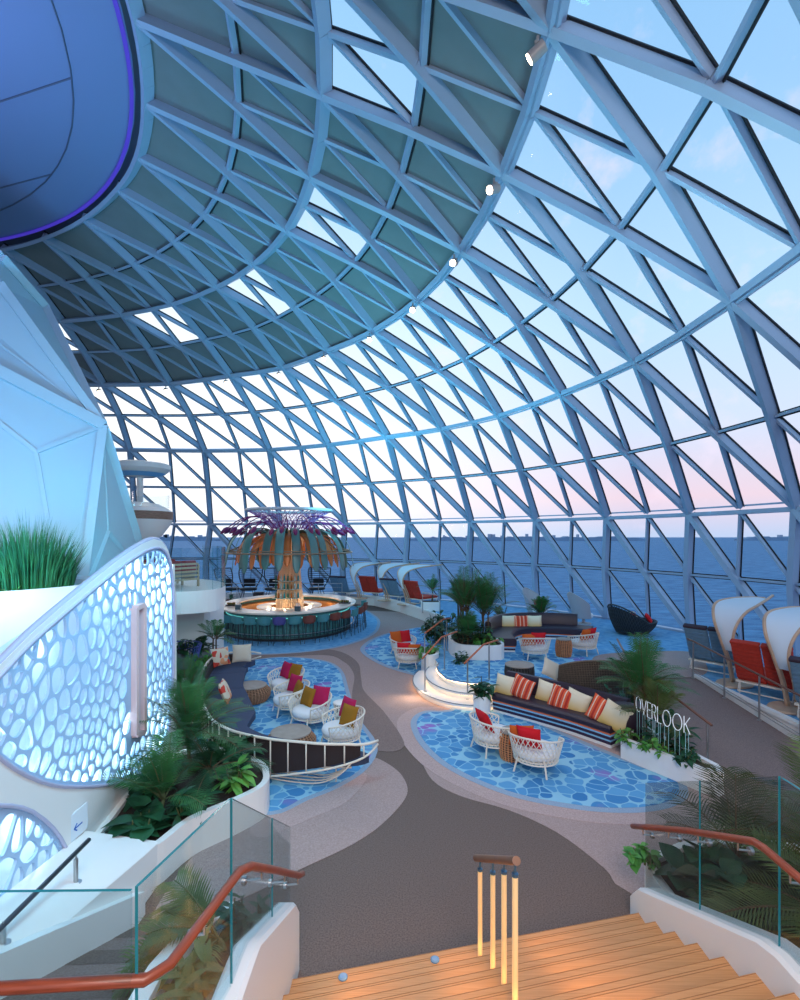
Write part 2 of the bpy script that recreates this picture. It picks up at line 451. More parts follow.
# ------------------------------------------------------------------ floor, platform, carpets
def carpet_mat(name, c1, c2):
    return mat(name, c1, 0.95, col2=c2, scale=60, bump=0.25, bscale=160, spec=0.1)
M_cdark = carpet_mat('carpet_dark_taupe', (98,84,79), (128,112,106))
M_cmid = carpet_mat('carpet_mid_taupe', (120,103,99), (148,130,125))
M_clight = carpet_mat('carpet_pale_taupe', (158,136,132), (184,162,157))
M_clight2 = carpet_mat('carpet_pink_taupe', (172,148,145), (198,174,169))
M_border = carpet_mat('carpet_grey_blue_border', (140,160,184), (160,180,200))
def pebble_carpet():
    m = bpy.data.materials.new('pebble_carpet'); m.use_nodes = True; nt = m.node_tree; b = nt.nodes['Principled BSDF']
    tc = nt.nodes.new('ShaderNodeTexCoord')
    nz = nt.nodes.new('ShaderNodeTexNoise'); nz.inputs['Scale'].default_value = 0.9; nt.links.new(tc.outputs['Object'], nz.inputs['Vector'])
    add = nt.nodes.new('ShaderNodeMixRGB'); add.blend_type = 'ADD'; add.inputs[0].default_value = 0.5
    nt.links.new(tc.outputs['Object'], add.inputs[1]); nt.links.new(nz.outputs['Color'], add.inputs[2])
    v1 = nt.nodes.new('ShaderNodeTexVoronoi'); v1.feature = 'DISTANCE_TO_EDGE'; v1.inputs['Scale'].default_value = 4.0; v1.inputs['Randomness'].default_value = 0.85
    v2 = nt.nodes.new('ShaderNodeTexVoronoi'); v2.feature = 'F1'; v2.inputs['Scale'].default_value = 4.0; v2.inputs['Randomness'].default_value = 0.85
    nt.links.new(add.outputs[0], v1.inputs['Vector']); nt.links.new(add.outputs[0], v2.inputs['Vector'])
    # rounding: the smaller of edge distance and centre distance
    e = nt.nodes.new('ShaderNodeMath'); e.operation = 'SUBTRACT'; e.inputs[0].default_value = 0.66; nt.links.new(v2.outputs['Distance'], e.inputs[1])
    mn = nt.nodes.new('ShaderNodeMath'); mn.operation = 'MINIMUM'; nt.links.new(v1.outputs['Distance'], mn.inputs[0]); nt.links.new(e.outputs[0], mn.inputs[1])
    r = nt.nodes.new('ShaderNodeValToRGB'); r.color_ramp.elements[0].position = 0.022; r.color_ramp.elements[1].position = 0.045
    nt.links.new(mn.outputs[0], r.inputs[0])
    hue = nt.nodes.new('ShaderNodeValToRGB'); e_ = hue.color_ramp.elements
    while len(e_) < 4: e_.new(0.5)
    for q, (p, c) in enumerate(((0,(62,126,184)),(0.4,(84,150,202)),(0.7,(100,164,210)),(1,(70,136,192)))): e_[q].position = p; e_[q].color = (*srgb(c), 1)
    sp = nt.nodes.new('ShaderNodeSeparateColor'); nt.links.new(v2.outputs['Color'], sp.inputs[0]); nt.links.new(sp.outputs[0], hue.inputs[0])
    pn = nt.nodes.new('ShaderNodeTexNoise'); pn.inputs['Scale'].default_value = 0.75; pn.inputs['Detail'].default_value = 3; nt.links.new(tc.outputs['Object'], pn.inputs['Vector'])
    pr = nt.nodes.new('ShaderNodeValToRGB'); pr.color_ramp.elements[0].position = 0.60; pr.color_ramp.elements[1].position = 0.70
    nt.links.new(pn.outputs['Fac'], pr.inputs[0])
    mp = nt.nodes.new('ShaderNodeMixRGB'); mp.inputs[2].default_value = (*srgb((160,110,190)), 1); nt.links.new(pr.outputs[0], mp.inputs[0]); nt.links.new(hue.outputs[0], mp.inputs[1])
    mx = nt.nodes.new('ShaderNodeMixRGB'); mx.inputs[1].default_value = (*srgb((146,198,222)), 1)
    nt.links.new(r.outputs[0], mx.inputs[0]); nt.links.new(mp.outputs[0], mx.inputs[2]); nt.links.new(mx.outputs[0], b.inputs['Base Color'])
    b.inputs['Roughness'].default_value = 0.95; b.inputs['Specular IOR Level'].default_value = 0.1
    return m
M_pebble = pebble_carpet()
M_pale_carpet = mat('pale_blue_carpet', (88,150,200), 0.95, col2=(130,184,218), scale=5, bump=0.3, bscale=120, spec=0.1)
ZP = 0.47
base = [node(4.97, I0+q) for q in range(45)]
fl = MB(); fl.prism([(p.x, p.y) for p in base], -0.25, 0.0)
floor = fl.build('floor', M_cdark, fix=False); floor['kind'] = 'structure'
def flat(name, pts, z, m, px=True, zz=0.0, parent=floor, smooth=6, th=0.004):
    q = [P(x, y, zz) for x, y in pts] if px else [V((x, y, 0)) for x, y in pts]
    q = smoothpath([V((p.x, p.y, 0)) for p in q], smooth, True) if smooth else q
    mb = MB(); mb.prism([(p.x, p.y) for p in q], zz+z, zz+z+th)
    return mb.build(name, m, parent, fix=False)
def grow(poly, d):
    n = len(poly); out = []
    A = sum(poly[i][0]*poly[(i+1)%n][1]-poly[(i+1)%n][0]*poly[i][1] for i in range(n)); s = 1 if A > 0 else -1
    for i in range(n):
        a, b = V(poly[i-1]), V(poly[(i+1)%n]); t = (b-a).normalized(); out.append((poly[i][0]+s*t.y*d, poly[i][1]-s*t.x*d))
    return out
def G(pts, z=0): return [(P(x, y, z).x, P(x, y, z).y) for x, y in pts]
flat('carpet_band', [(690,905),(622,888),(604,868),(556,832),(508,810),(460,796),(432,780),(418,755),(402,735),(380,745),(340,765),(200,765),(140,690),(140,640),(250,612),(400,612),(470,625),(640,720),(720,800)], 0.001, M_clight, smooth=4)
flat('carpet_band', [(300,790),(350,760),(370,757),(386,763),(402,776),(407,795),(386,821),(354,844),(300,870),(240,900),(150,930),(200,850),(262,822)], 0.004, M_clight)
flat('carpet_band', [(300,790),(340,775),(362,772),(366,780),(347,802),(318,816),(289,828),(262,838),(250,832),(262,815)], 0.007, M_clight2)
flat('carpet_band', [(240,652),(300,648),(337,651),(357,662),(361,678),(364,691),(383,711),(402,738),(402,749),(386,752),(365,745),(355,720),(352,695),(354,675),(344,662),(321,655),(240,660)], 0.006, M_cmid)
rugA = G([(417,727),(419,718),(428,713),(452,712),(480,700),(560,735),(640,768),(672,778),(679,792),(668,802),(640,808),(600,808),(560,803),(520,795),(483,782),(448,764),(426,744)])
flat('carpet_band', grow(rugA, 0.42), 0.005, M_clight2, px=False, smooth=4)
flat('carpet_border', grow(rugA, 0.13), 0.009, M_border, px=False, smooth=4)
flat('pebble_carpet', rugA, 0.013, M_pebble, px=False, smooth=4)
rugB = G([(190,705),(205,680),(240,664),(280,658),(320,661),(338,670),(345,690),(352,715),(372,745),(362,768),(335,786),(305,798),(272,812),(230,800),(205,760),(190,730)])
flat('carpet_border', grow(rugB, 0.10), 0.010, M_border, px=False, smooth=4)
flat('pebble_carpet', rugB, 0.014, M_pebble, px=False, smooth=4)
rugC = G([(376,628),(366,637),(340,646),(300,652),(250,654),(200,650),(160,640),(150,625),(200,608),(300,600),(350,606),(374,617)])
flat('carpet_border', grow(rugC, 0.14), 0.009, M_border, px=False, smooth=4)
flat('pebble_carpet', rugC, 0.013, M_pale_carpet, px=False, smooth=4)
rugD = G([(365,651),(370,643),(384,636),(400,632),(424,628),(450,635),(445,665),(428,676),(404,671),(380,662)])
flat('carpet_border', grow(rugD, 0.16), 0.009, M_border, px=False, smooth=4)
flat('pebble_carpet', rugD, 0.013, M_pebble, px=False, smooth=4)

# raised platform along the windows
outer = [node(4.97, q) for q in [x*0.5 for x in range(-20, 12)]]
front = [(7.42,-2),(7.42,12.6),(5.0,12.6),(4.95,10.4),(4.5,9.9),(4.05,10.45),(3.3,11.25),(2.5,11.95),(1.95,12.2)]
arc = [(1.78+0.78*cos(a), 13.35+1.25*sin(a)) for a in [radians(t) for t in (275,262,248,232,216,200,184,170,155)]]
fr2 = [(0.95,14.9),(0.95,16.2),(1.5,18.5),(1.87,21.4),(1.2,23.6),(0.0,26.5),(-1.5,29.0),(-4,30.6),(-8,30.8),(-14,29.5),(-22,27)]
o_pts = [(p.x, p.y) for p in outer]
plat = front+[(x, y) for x, y in arc]+fr2
o_keep = [p for p in o_pts]
poly = plat + o_keep
pl = MB(); pl.prism(poly, 0.0, ZP, m=0, mside=1)
pf = pl.build('floor.001', [M_pale_carpet, M_white], fix=False); pf['kind'] = 'structure'
flat('carpet_inset', [(600,655),(640,652),(690,652),(706,664),(700,676),(640,678),(600,672),(592,662)], 0.0045, M_clight, zz=ZP, parent=pf)
flat('pebble_carpet', [(441,668),(452,660),(490,652),(560,650),(590,664),(560,680),(520,684),(476,684),(446,679)], 0.004, M_pebble, zz=ZP, parent=pf)
# white kerb and lining of the lounger strip
kb = MB(); kb.sweep([(-0.06,0),(0.06,0),(0.06,0.07),(-0.06,0.07)], [V((7.44,y,ZP)) for y in (0,4,8,12.6)]); kb.build('kerb', M_white, pf)
kb = MB(); kb.sweep([(-0.08,0),(0.08,0),(0.08,0.10),(-0.08,0.10)], [V((x,y,ZP)) for x,y in smoothpath([V((x,y,0)) for x,y in fr2[3:]],5) for x,y in [(x,y)]] if False else [V((p.x,p.y,ZP)) for p in smoothpath([V((x,y,0)) for x,y in fr2[3:]],5)]); kb.build('kerb', M_white, pf)
# ramp up between the sign planter and the loungers
rp = MB(); rp.add([(4.95,7.4,0.0),(7.40,7.4,0.0),(7.40,12.62,ZP),(4.95,12.62,ZP),(4.95,7.4,-0.1),(7.40,7.4,-0.1),(7.40,12.62,-0.1),(4.95,12.62,-0.1)],
   [(0,1,2,3),(7,6,5,4),(0,4,5,1),(1,5,6,2),(2,6,7,3),(3,7,4,0)])
r_ob = rp.build('floor.002', M_cmid); r_ob['kind'] = 'structure'
# wall under the glass
sk = MB(); b_ = [node(4.985, I0+0.5*q) for q in range((I1-I0)*2+1)]
for p, q in zip(b_, b_[1:]):
    n = nrm(p); sk.beam(V((p.x,p.y,-0.4)), V((q.x,q.y,-0.4)), 0.95, 0.1, n, 0.0)
o = sk.build('wall_front', M_white); o['kind'] = 'structure'

# ------------------------------------------------------------------ curved steps up to the platform
M_nose = mat('grey_metal_nosing', (120,130,140), 0.35, metal=0.6)
M_led = mat('warm_led', (255,214,160), 0.5, emit=(255,206,150), estr=5.0)
st = root('steps', (1.78,13.35,0), 'three curved white steps with glowing warm edges up to the blue platform', 'steps')
def arcp(rx, ry, z, a0=300, a1=150, n=20): return [V((rx*cos(radians(a0+(a1-a0)*t/n)), ry*sin(radians(a0+(a1-a0)*t/n)), z)) for t in range(n+1)]
for k, (rx, ry) in enumerate(((1.45,2.0),(1.12,1.63))):
    z = ZP*(k+1)/3
    a = arcp(rx, ry, 0); mb = MB(); mb.prism([(p.x, p.y) for p in a]+[(0.0,1.2),(0.9,0.6)], z-0.045, z); 
    t = mb.build('tread', M_white, st, fix=False)
    mb = MB(); inn = arcp(rx-0.07, ry-0.07, 0); mb.prism([(p.x, p.y) for p in inn]+[(0.0,1.1),(0.8,0.5)], z-ZP/3, z-0.045); mb.build('riser', M_white, t, fix=False)
    mb = MB(); mb.tube(arcp(rx-0.012, ry-0.012, z+0.003), 0.014, 5); mb.build('nosing', M_nose, t)
    mb = MB(); mb.tube(arcp(rx-0.055, ry-0.055, z-0.055), 0.009, 4); mb.build('light_strip', M_led, t)
mb = MB(); mb.tube(arcp(0.79, 1.26, ZP+0.003), 0.014, 5); mb.build('nosing', M_nose, st)
mb = MB(); mb.tube(arcp(0.80, 1.27, ZP-0.03), 0.009, 4); mb.build('light_strip', M_led, st)

# ------------------------------------------------------------------ the wooden stairs in front
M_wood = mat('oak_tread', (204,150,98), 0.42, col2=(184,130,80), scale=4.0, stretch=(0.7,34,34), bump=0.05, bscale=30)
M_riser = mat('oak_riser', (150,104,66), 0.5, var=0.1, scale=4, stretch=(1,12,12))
XL, XR = -0.93, 2.43
def YN(k, x): return 4.52+0.228*x-0.335*(k-1)
stair = root('staircase', (0.75,4.5,0), 'wide oak staircase rising towards the viewer between white parapets', 'stairs')
Ls = V((0.75,4.5,0)); NST = 7; RIS = 0.17
for k in range(1, NST+1):
    z = RIS*k; last = k == NST
    mb = MB(); n = 6; xs = [XL+(XR-XL)*q/n for q in range(n+1)]
    back = (lambda x: 1.2) if last else (lambda x, k=k: YN(k+1, x)-0.03)
    mb.prism([(x-Ls.x, YN(k, x)+0.02-Ls.y) for x in xs]+[(x-Ls.x, back(x)-Ls.y) for x in reversed(xs)], z-0.035, z)
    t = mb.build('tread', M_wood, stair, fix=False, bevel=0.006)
    for dd in (-0.016, 0.035, 0.055):  # outermost line paints the nosing overhang's shadow; the inner lines are grip grooves
        mb = MB(); mb.prism([(x-Ls.x, YN(k, x)-dd-Ls.y) for x in xs]+[(x-Ls.x, YN(k, x)-dd-0.004-Ls.y) for x in reversed(xs)], z, z+0.0015); mb.build('grip_and_shade_strip', mat('dark_grip_and_shade', (152,106,66), 0.7), t, fix=False)
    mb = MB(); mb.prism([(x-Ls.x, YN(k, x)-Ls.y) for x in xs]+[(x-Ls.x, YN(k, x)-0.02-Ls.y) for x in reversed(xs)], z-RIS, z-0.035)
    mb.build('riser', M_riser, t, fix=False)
for px, py in ((343,978),(435,960.5)):
    p = P(px, py, RIS); k = 1
    mb = MB(); mb.lathe([(0.04,0),(0.04,0.012),(0.028,0.02),(0,0.021)], 16); o = mb.build('step_light', [mat('blue_lens', (110,150,190), 0.2)], loc=None)
    o.location = (p.x, min(p.y, YN(1,p.x)-0.05), RIS+0.002)
    tag(o, 'small round light set in the top stair edge, %s' % ('nearer the left parapet' if px < 400 else 'left of the middle handrail'), 'light', 'round lights on the wooden stair edge')
# parapets (white) of both sides
def zpar(y): return min(1.30, 0.42+(5.1-y)*0.495)
def parapet(name, x0, x1, yend, label, rev=1, y_near=1.2, topx=0.0):
    mb = MB(); N = 24; ys = [yend-0.0+(y_near-yend)*q/N for q in range(N+1)]
    def sec(y):
        zt = zpar(y)
        d = yend-y; r = min(1.0, d/0.18); zt2 = zt-0.10*(1-sqrt(max(0, 1-(1-r)**2)))
        return zt2
    vs = []; c = 0.025
    for y in ys:
        zt = sec(y)
        for (x, z) in ((x0, 0), (x0, zt-c), (x0+c, zt), (x1-c, zt), (x1, zt-c), (x1, 0)): vs.append((x, y, z))
    fs = []
    for q in range(N):
        for e in range(5): fs.append((q*6+e, q*6+e+1, (q+1)*6+e+1, (q+1)*6+e))
        fs.append((q*6+5, q*6, (q+1)*6, (q+1)*6+5))
    fs.append(tuple(range(6))); fs.append(tuple(N*6+e for e in range(6)))
    mb.add(vs, fs); o = mb.build(name, M_white, smooth='auto'); o['kind'] = 'structure'; return o
parapet('wall_right', 2.43, 2.66, 5.28, '')
parapet('wall_left', -1.11, -0.93, 4.62, '')
# glass balustrades
M_bglass = glass_mat('balustrade_glass', (0.88,0.945,0.955), 0.9, ior=1.5)
M_bglass_r = glass_mat('smoked_balustrade_glass', (0.80,0.82,0.80), 0.9, ior=1.5)
M_gedge = mat('green_glass_edge', (40,128,138), 0.15, emit=None)
def gpane(pa, pb, za0, za1, zb0, zb1, parent, m, name='glass_panel', th=0.016):
    pa, pb = V((*pa,0)), V((*pb,0)); t = (pb-pa).normalized(); g = 0.001; pa2, pb2 = pa+t*g, pb-t*g; n = V((-t.y, t.x, 0))*th/2
    def up(p, z): return V((p.x, p.y, z))
    mb = MB(); vs = []
    for s in (-1, 1):
        for p, z0, z1 in ((pa2, za0, za1), (pb2, zb0, zb1)): vs += [up(p+n*s, z0), up(p+n*s, z1)]
    mb.add(vs, [(0,1,3,2)], 0); mb.add(vs, [(4,6,7,5)], 0)
    mb.add(vs, [(1,5,7,3),(2,3,7,6)], 1); mb.add(vs, [(0,2,6,4),(0,4,5,1)], 0)
    return mb.build(name, [m, M_gedge], parent, fix=False)
GR = root('glass_balustrade', (2.54,4.2,0), 'clear glass balustrade with wooden handrail on the right white parapet, palms behind it', 'balustrade')
def rel(p, r): return (p[0]-r.location.x, p[1]-r.location.y)
gx = 2.52
for (xa, ya, xb, yb, ta, tb) in ((gx,5.12,gx,4.20,1.48,1.95),(gx,4.18,gx,3.32,1.96,2.41),(gx,3.30,gx,1.2,2.41,2.41)):
    gpane(rel((xa,ya),GR), rel((xb,yb),GR), zpar(ya)-0.03, ta, zpar(yb)-0.03, tb, GR, M_bglass_r)
GL = root('glass_balustrade', (-1.02,3.5,0), 'blue tinted glass balustrade with red wooden handrail at the lower left of the photo', 'balustrade')
for (pa, pb, ta, tb) in (((-1.02,4.62),(-1.02,3.98),1.32,1.76),((-1.02,3.96),(-1.02,3.02),1.77,2.42),((-1.02,3.0),(-1.16,2.20),2.43,2.46),((-1.17,2.18),(-2.6,2.16),2.46,2.46)):
    gpane(rel(pa,GL), rel(pb,GL), zpar(pa[1])-0.03, ta, zpar(pb[1])-0.03, tb, GL, M_bglass)
def handrail(R_, pts, r, brackets, mname='handrail', m=M_wood_rail, side=1):
    L = V(R_.location); mb = MB(); mb.tube([V(p)-L for p in pts], r, 10); mb.build(mname, m, R_, smooth=True)
    for (p, gxx) in brackets:
        p = V(p)-L; b = MB(); gxl = gxx-L.x
        b.tube([p+V((0,0,-r)), p+V((0,0,-0.075)), V((gxl, p.y, p.z-0.085))], 0.008, 6)
        b.lathe([(0.028,-0.012),(0.028,0.012)], 14, c=(0,0,0))
        nv = len(b.v)-28
        for q in range(nv, len(b.v)):
            x, y, z = b.v[q]; b.v[q] = (z+gxl, y+p.y, x+p.z-0.085)
        b.build('bracket', M_rail, R_, smooth='auto')
hr = [(2.42,5.20,0.99),(2.42,4.9,1.155),(2.42,4.2,1.53),(2.42,3.42,1.915),(2.42,3.32,1.93),(2.42,1.2,1.93)]
handrail(GR, hr, 0.026, [((2.42,4.98,1.11),2.51),((2.42,4.5,1.37),2.51),((2.42,4.06,1.60),2.51),((2.42,3.58,1.835),2.51),((2.42,3.1,1.93),2.51)])
hl = [(-0.90,4.62,0.885),(-0.90,4.45,0.985),(-0.90,3.6,1.60),(-0.90,3.02,2.01),(-0.93,2.9,2.06),(-1.05,2.28,2.05),(-1.12,2.20,2.05),(-2.6,2.10,2.05)]
handrail(GL, hl, 0.026, [((-0.90,4.4,1.02),-1.01),((-0.90,3.9,1.385),-1.01),((-0.90,3.25,1.85),-1.01),((-1.0,2.55,2.05),-1.07)])
# middle handrail with four glowing posts
MR = root('centre_handrail', (0.76,4.2,RIS), 'short wooden handrail on four warm lit posts in the middle of the oak stairs', 'handrail')
Lm = V(MR.location)
M_postlit = mat('warm_lit_post', (230,200,150), 0.3, emit=(255,206,140), estr=0.16)
tops = []
for k, (x, y) in enumerate(((0.73,4.56),(0.78,4.20),(0.805,3.87),(0.81,3.52))):
    zb = RIS*(k+1); zt = (0.955,1.17,1.395,1.61)[k]
    mb = MB(); mb.tube([V((x,y,zb))-Lm, V((x,y,zt))-Lm], 0.021, 14); ps = mb.build('post', M_postlit, MR, smooth='auto')
    mb = MB(); mb.tube([V((x,y,zt))-Lm, V((x,y,zt+0.02))-Lm], 0.024, 14); mb.tube([V((x,y,zt))-Lm, V((x,y,zt+0.09))-Lm], 0.009, 8); mb.build('post_cap', mat('blue_steel_cap',(80,120,150),0.3,metal=0.6), ps, smooth='auto')
    tops.append(V((x, y, zt+0.11))-Lm)
a = tops[0]+(tops[0]-tops[1])*0.35; b = tops[-1]+(tops[-1]-tops[-2])*0.12
mb = MB(); mb.tube([a, a.lerp(b,0.33), a.lerp(b,0.66), b], 0.030, 12); mb.build('handrail', mat('walnut_rail', (128,86,60), 0.4, var=0.2, scale=5), MR, smooth='auto')
# planter between the two flights and the left carpeted flight
M_soil = mat('dark_soil', (44,34,28), 0.95, var=0.4, scale=30, bump=0.8, bscale=40)
def sloped_box(x0, x1, y0, y1, fz, m, name, zb=0.0, n=10, kind='structure'):
    mb = MB(); vs = []
    for q in range(n+1):
        y = y0+(y1-y0)*q/n; z = fz(y)
        vs += [(x0,y,zb),(x0,y,z),(x1,y,z),(x1,y,zb)]
    fs = []
    for q in range(n):
        for e in range(4): fs.append((q*4+e, q*4+(e+1)%4, (q+1)*4+(e+1)%4, (q+1)*4+e))
    fs += [(0,1,2,3), (n*4+3,n*4+2,n*4+1,n*4)]
    mb.add(vs, fs); o = mb.build(name, m); 
    if kind: o['kind'] = kind
    return o
sloped_box(-1.62,-1.5,4.75,2.2, lambda y: zpar(y)-0.06, M_white, 'wall_left.001')
sloped_box(-1.5,-1.11,4.62,2.2, lambda y: zpar(y)-0.2, M_soil, 'trim_6')
fz = lambda y: max(0.004, min(1.30, (5.15-y)*0.49))
o = sloped_box(-2.78,-1.62,5.15,1.2, fz, M_cmid, 'floor.004', n=16)
for k in range(8):
    y0 = 5.05-0.345*k
    if k % 2 == 0:
        mb = MB(); mb.add([(-2.78,y0,fz(y0)+.003),(-1.62,y0+.12,fz(y0+.12)+.003),(-1.62,y0-0.225,fz(y0-.225)+.003),(-2.78,y0-0.345,fz(y0-.345)+.003)], [(3,2,1,0)]); mb.build('carpet_band', M_cdark, o, fix=False)
def zstr(y): return 0.5+max(0, 5.7-y)*0.20
def wallX(y): return -2.9-0.13*y
mb = MB(); N = 16; vs = []
for q in range(N+1):
    y = 5.75+(2.0-5.75)*q/N; z = zstr(y)
    vs += [(-2.78,y,0),(-2.78,y,z-0.02),(-2.80,y,z),(wallX(y)+0.02,y,z+0.12),(wallX(y)+0.02,y,0)]
fs = []
for q in range(N):
    for e in range(5): fs.append((q*5+e, q*5+(e+1)%5, (q+1)*5+(e+1)%5, (q+1)*5+e))
fs += [tuple(range(5)), tuple(N*5+4-e for e in range(5))]
mb.add(vs, fs); o = mb.build('wall_left.002', M_white, smooth='auto'); o['kind'] = 'structure'
sloped_box(-2.80,-2.70,5.3,1.4, lambda y: min(1.62, 0.24+(5.3-y)*0.49), M_white, 'baseboard_left')
M_darkrail = mat('dark_bronze_rail', (62,72,84), 0.35, metal=0.5)
DR = root('handrail', (-3.0,4.2,zstr(4.2)), 'dark handrail on steel posts along the white wall below the oval pebble screen', 'handrail')
Ld = V(DR.location)
mb = MB(); mb.tube([V((-3.08,4.95,1.0))-Ld, V((-3.0,3.75,1.06))-Ld, V((-2.97,2.9,1.2))-Ld], 0.022, 10); mb.build('rail', M_darkrail, DR, smooth=True)
for (x, y, zt) in ((-3.06,4.72,1.01),(-3.0,3.78,1.10),(-2.98,3.0,1.2)):
    zb = zstr(y)+0.03; zb = min(zb, zt-0.12)
    mb = MB(); mb.tube([V((x,y,zb))-Ld, V((x,y,zt-0.05))-Ld], 0.02, 10); mb.tube([V((x,y,zb))-Ld, V((x,y,zt-0.01))-Ld], 0.008, 6); mb.tube([V((x,y,zb-0.02))-Ld, V((x,y,zb+0.012))-Ld], 0.05, 14); mb.build('post', M_rail, DR, smooth='auto')

# ------------------------------------------------------------------ the pebble screens in the left wall
def Wp(x, y):
    D = 2.9/(-(x-X0)/F-0.13); return (D, H-(y-Y0)*D/F)
def clip(poly, a, b, c):       # keep a*x+b*y <= c
    out = []; n = len(poly)
    for i in range(n):
        p, q = poly[i], poly[(i+1)%n]; dp = a*p[0]+b*p[1]-c; dq = a*q[0]+b*q[1]-c
        if dp <= 0: out.append(p)
        if (dp < 0 < dq) or (dq < 0 < dp):
            t = dp/(dp-dq); out.append((p[0]+(q[0]-p[0])*t, p[1]+(q[1]-p[1])*t))
    return out
def inside(pt, poly):
    x, y = pt; c = False; n = len(poly)
    for i in range(n):
        (x1, y1), (x2, y2) = poly[i], poly[(i+1)%n]
        if (y1 > y) != (y2 > y) and x < (x2-x1)*(y-y1)/(y2-y1)+x1: c = not c
    return c
def cells(outline, size, gap, seed, aniso=1.15):
    rnd = random.Random(seed)
    xs = [p[0] for p in outline]; ys = [p[1] for p in outline]; pts = []; tries = 0
    xa, xb, ya, yb = min(xs), max(xs), min(ys), max(ys)
    while tries < 9000:
        tries += 1; p = (xa+rnd.random()*(xb-xa), ya+rnd.random()*(yb-ya))
        if not inside(p, outline): continue
        loc = size*(0.62+0.62*(0.5+0.5*sin(p[0]*2.3+1)*cos(p[1]*2.9+seed)))
        if all((p[0]-q[0])**2+((p[1]-q[1])/aniso)**2 > (loc*0.86)**2 for q in pts): pts.append(p)
    def vor(pts):
        res = []
        A = sum(outline[i][0]*outline[(i+1)%len(outline)][1]-outline[(i+1)%len(outline)][0]*outline[i][1] for i in range(len(outline)))
        ol = outline if A > 0 else outline[::-1]
        for p in pts:
            c = [(p[0]-1,p[1]-1),(p[0]+1,p[1]-1),(p[0]+1,p[1]+1),(p[0]-1,p[1]+1)]
            near = sorted(((q[0]-p[0])**2+(q[1]-p[1])**2, q) for q in pts if q is not p)[:16]
            for d, q in near:
                a, b = q[0]-p[0], q[1]-p[1]; c = clip(c, a, b, (q[0]**2+q[1]**2-p[0]**2-p[1]**2)/2)
                if len(c) < 3: break
            if len(c) >= 3:
                for i in range(len(ol)):
                    (x1, y1), (x2, y2) = ol[i], ol[(i+1)%len(ol)]
                    if min((x1-p[0])**2+(y1-p[1])**2, (x2-p[0])**2+(y2-p[1])**2) > 1.0: continue
                    a, b = (y2-y1), -(x2-x1); l = sqrt(a*a+b*b) or 1; c = clip(c, a/l, b/l, (a*x1+b*y1)/l-gap)
                    if len(c) < 3: break
            res.append(c)
        return res
    cs = vor(pts)
    pts = [(sum(q[0] for q in c)/len(c), sum(q[1] for q in c)/len(c)) for c in cs if len(c) >= 3]
    out = []
    for c in vor(pts):
        if len(c) < 3: continue
        m = (sum(q[0] for q in c)/len(c), sum(q[1] for q in c)/len(c))
        n = len(c); cc = c
        for i in range(n):
            (x1, y1), (x2, y2) = c[i], c[(i+1)%n]; a, b = (y2-y1), -(x2-x1); l = sqrt(a*a+b*b)
            if l < 1e-5: continue
            a /= l; b /= l
            if a*(m[0]-x1)+b*(m[1]-y1) > 0: a, b = -a, -b
            cc = clip(cc, a, b, a*x1+b*y1-gap/2)
            if len(cc) < 3: break
        if len(cc) < 3: continue
        # cut the corners twice to get a pebble
        for _ in range(3):
            nn = []
            for i in range(len(cc)):
                p, q = cc[i], cc[(i+1)%len(cc)]
                nn += [(p[0]*0.72+q[0]*0.28, p[1]*0.72+q[1]*0.28), (p[0]*0.28+q[0]*0.72, p[1]*0.28+q[1]*0.72)]
            cc = nn
        ar = abs(sum(cc[i][0]*cc[(i+1)%len(cc)][1]-cc[(i+1)%len(cc)][0]*cc[i][1] for i in range(len(cc))))/2
        if ar > 0.0012: out.append(cc[::2] if len(cc) > 30 else cc)
    return out
def sheet(name, outer, holes, m, th, dx=0.0, parent=None, slope=True):
    cu = bpy.data.curves.new(name, 'CURVE'); cu.dimensions = '2D'; cu.fill_mode = 'BOTH'; cu.extrude = th/2
    for pl_ in [outer]+holes:
        sp = cu.splines.new('POLY'); sp.points.add(len(pl_)-1); sp.use_cyclic_u = True
        for q, (x, y) in enumerate(pl_): sp.points[q].co = (x, y, 0, 1)
    tmp = bpy.data.objects.new('tmp', cu); COL.objects.link(tmp)
    dg = bpy.context.evaluated_depsgraph_get(); me = bpy.data.meshes.new_from_object(tmp.evaluated_get(dg), depsgraph=dg)
    bpy.data.objects.remove(tmp)
    me.name = name; me.materials.clear(); me.materials.append(m)
    for v in me.vertices:
        y, z, t = v.co.x, v.co.y, v.co.z; v.co = (wallX(y)+dx+t, y, z)
    for p in me.polygons: p.material_index = 0
    o = bpy.data.objects.new(name, me); COL.objects.link(o)
    if parent: o.parent = parent
    return o
up_px = [(-28,722),(-24,700),(0,672),(30,641),(60,615),(90,590),(120,566),(140,553),(152,548),(160,549),(166,556),(170,572),(172,600),(172,640),(171,690),(166,735),(150,765),(127,779),(105,785),(75,787),(49,785),(22,775),(0,761),(-18,744)]
o1 = [Wp(x, y) for x, y in up_px]
o1 = [(p.x, p.y) for p in smoothpath([V((a, b, 0)) for a, b in o1], 4, True)]
M_screen = mat('pale_blue_screen', (168,200,232), 0.5)
SCR = cells(o1, 0.215, 0.036, 11)
slot = [Wp(131,608), Wp(139,605), Wp(139,732), Wp(131,735)]
def hits(c): return any(inside(q, slot) for q in c) or any(inside(s_, c) for s_ in slot)
cy0, cz0 = Wp(103,678)
SCR = [c for c in SCR if not (slot[0][0]-0.10 < sum(q[0] for q in c)/len(c) < slot[1][0]+0.10 and slot[2][1]-0.1 < sum(q[1] for q in c)/len(c) < slot[0][1]+0.1)]
screen = sheet('pebble_screen', o1, SCR, M_screen, 0.03)
tag(screen, 'large pale blue screen pierced with pebble shaped holes in the glowing left wall', 'screen')
fr = MB()
sl = [V((wallX(y)+0.03, y, z)) for y, z in slot]
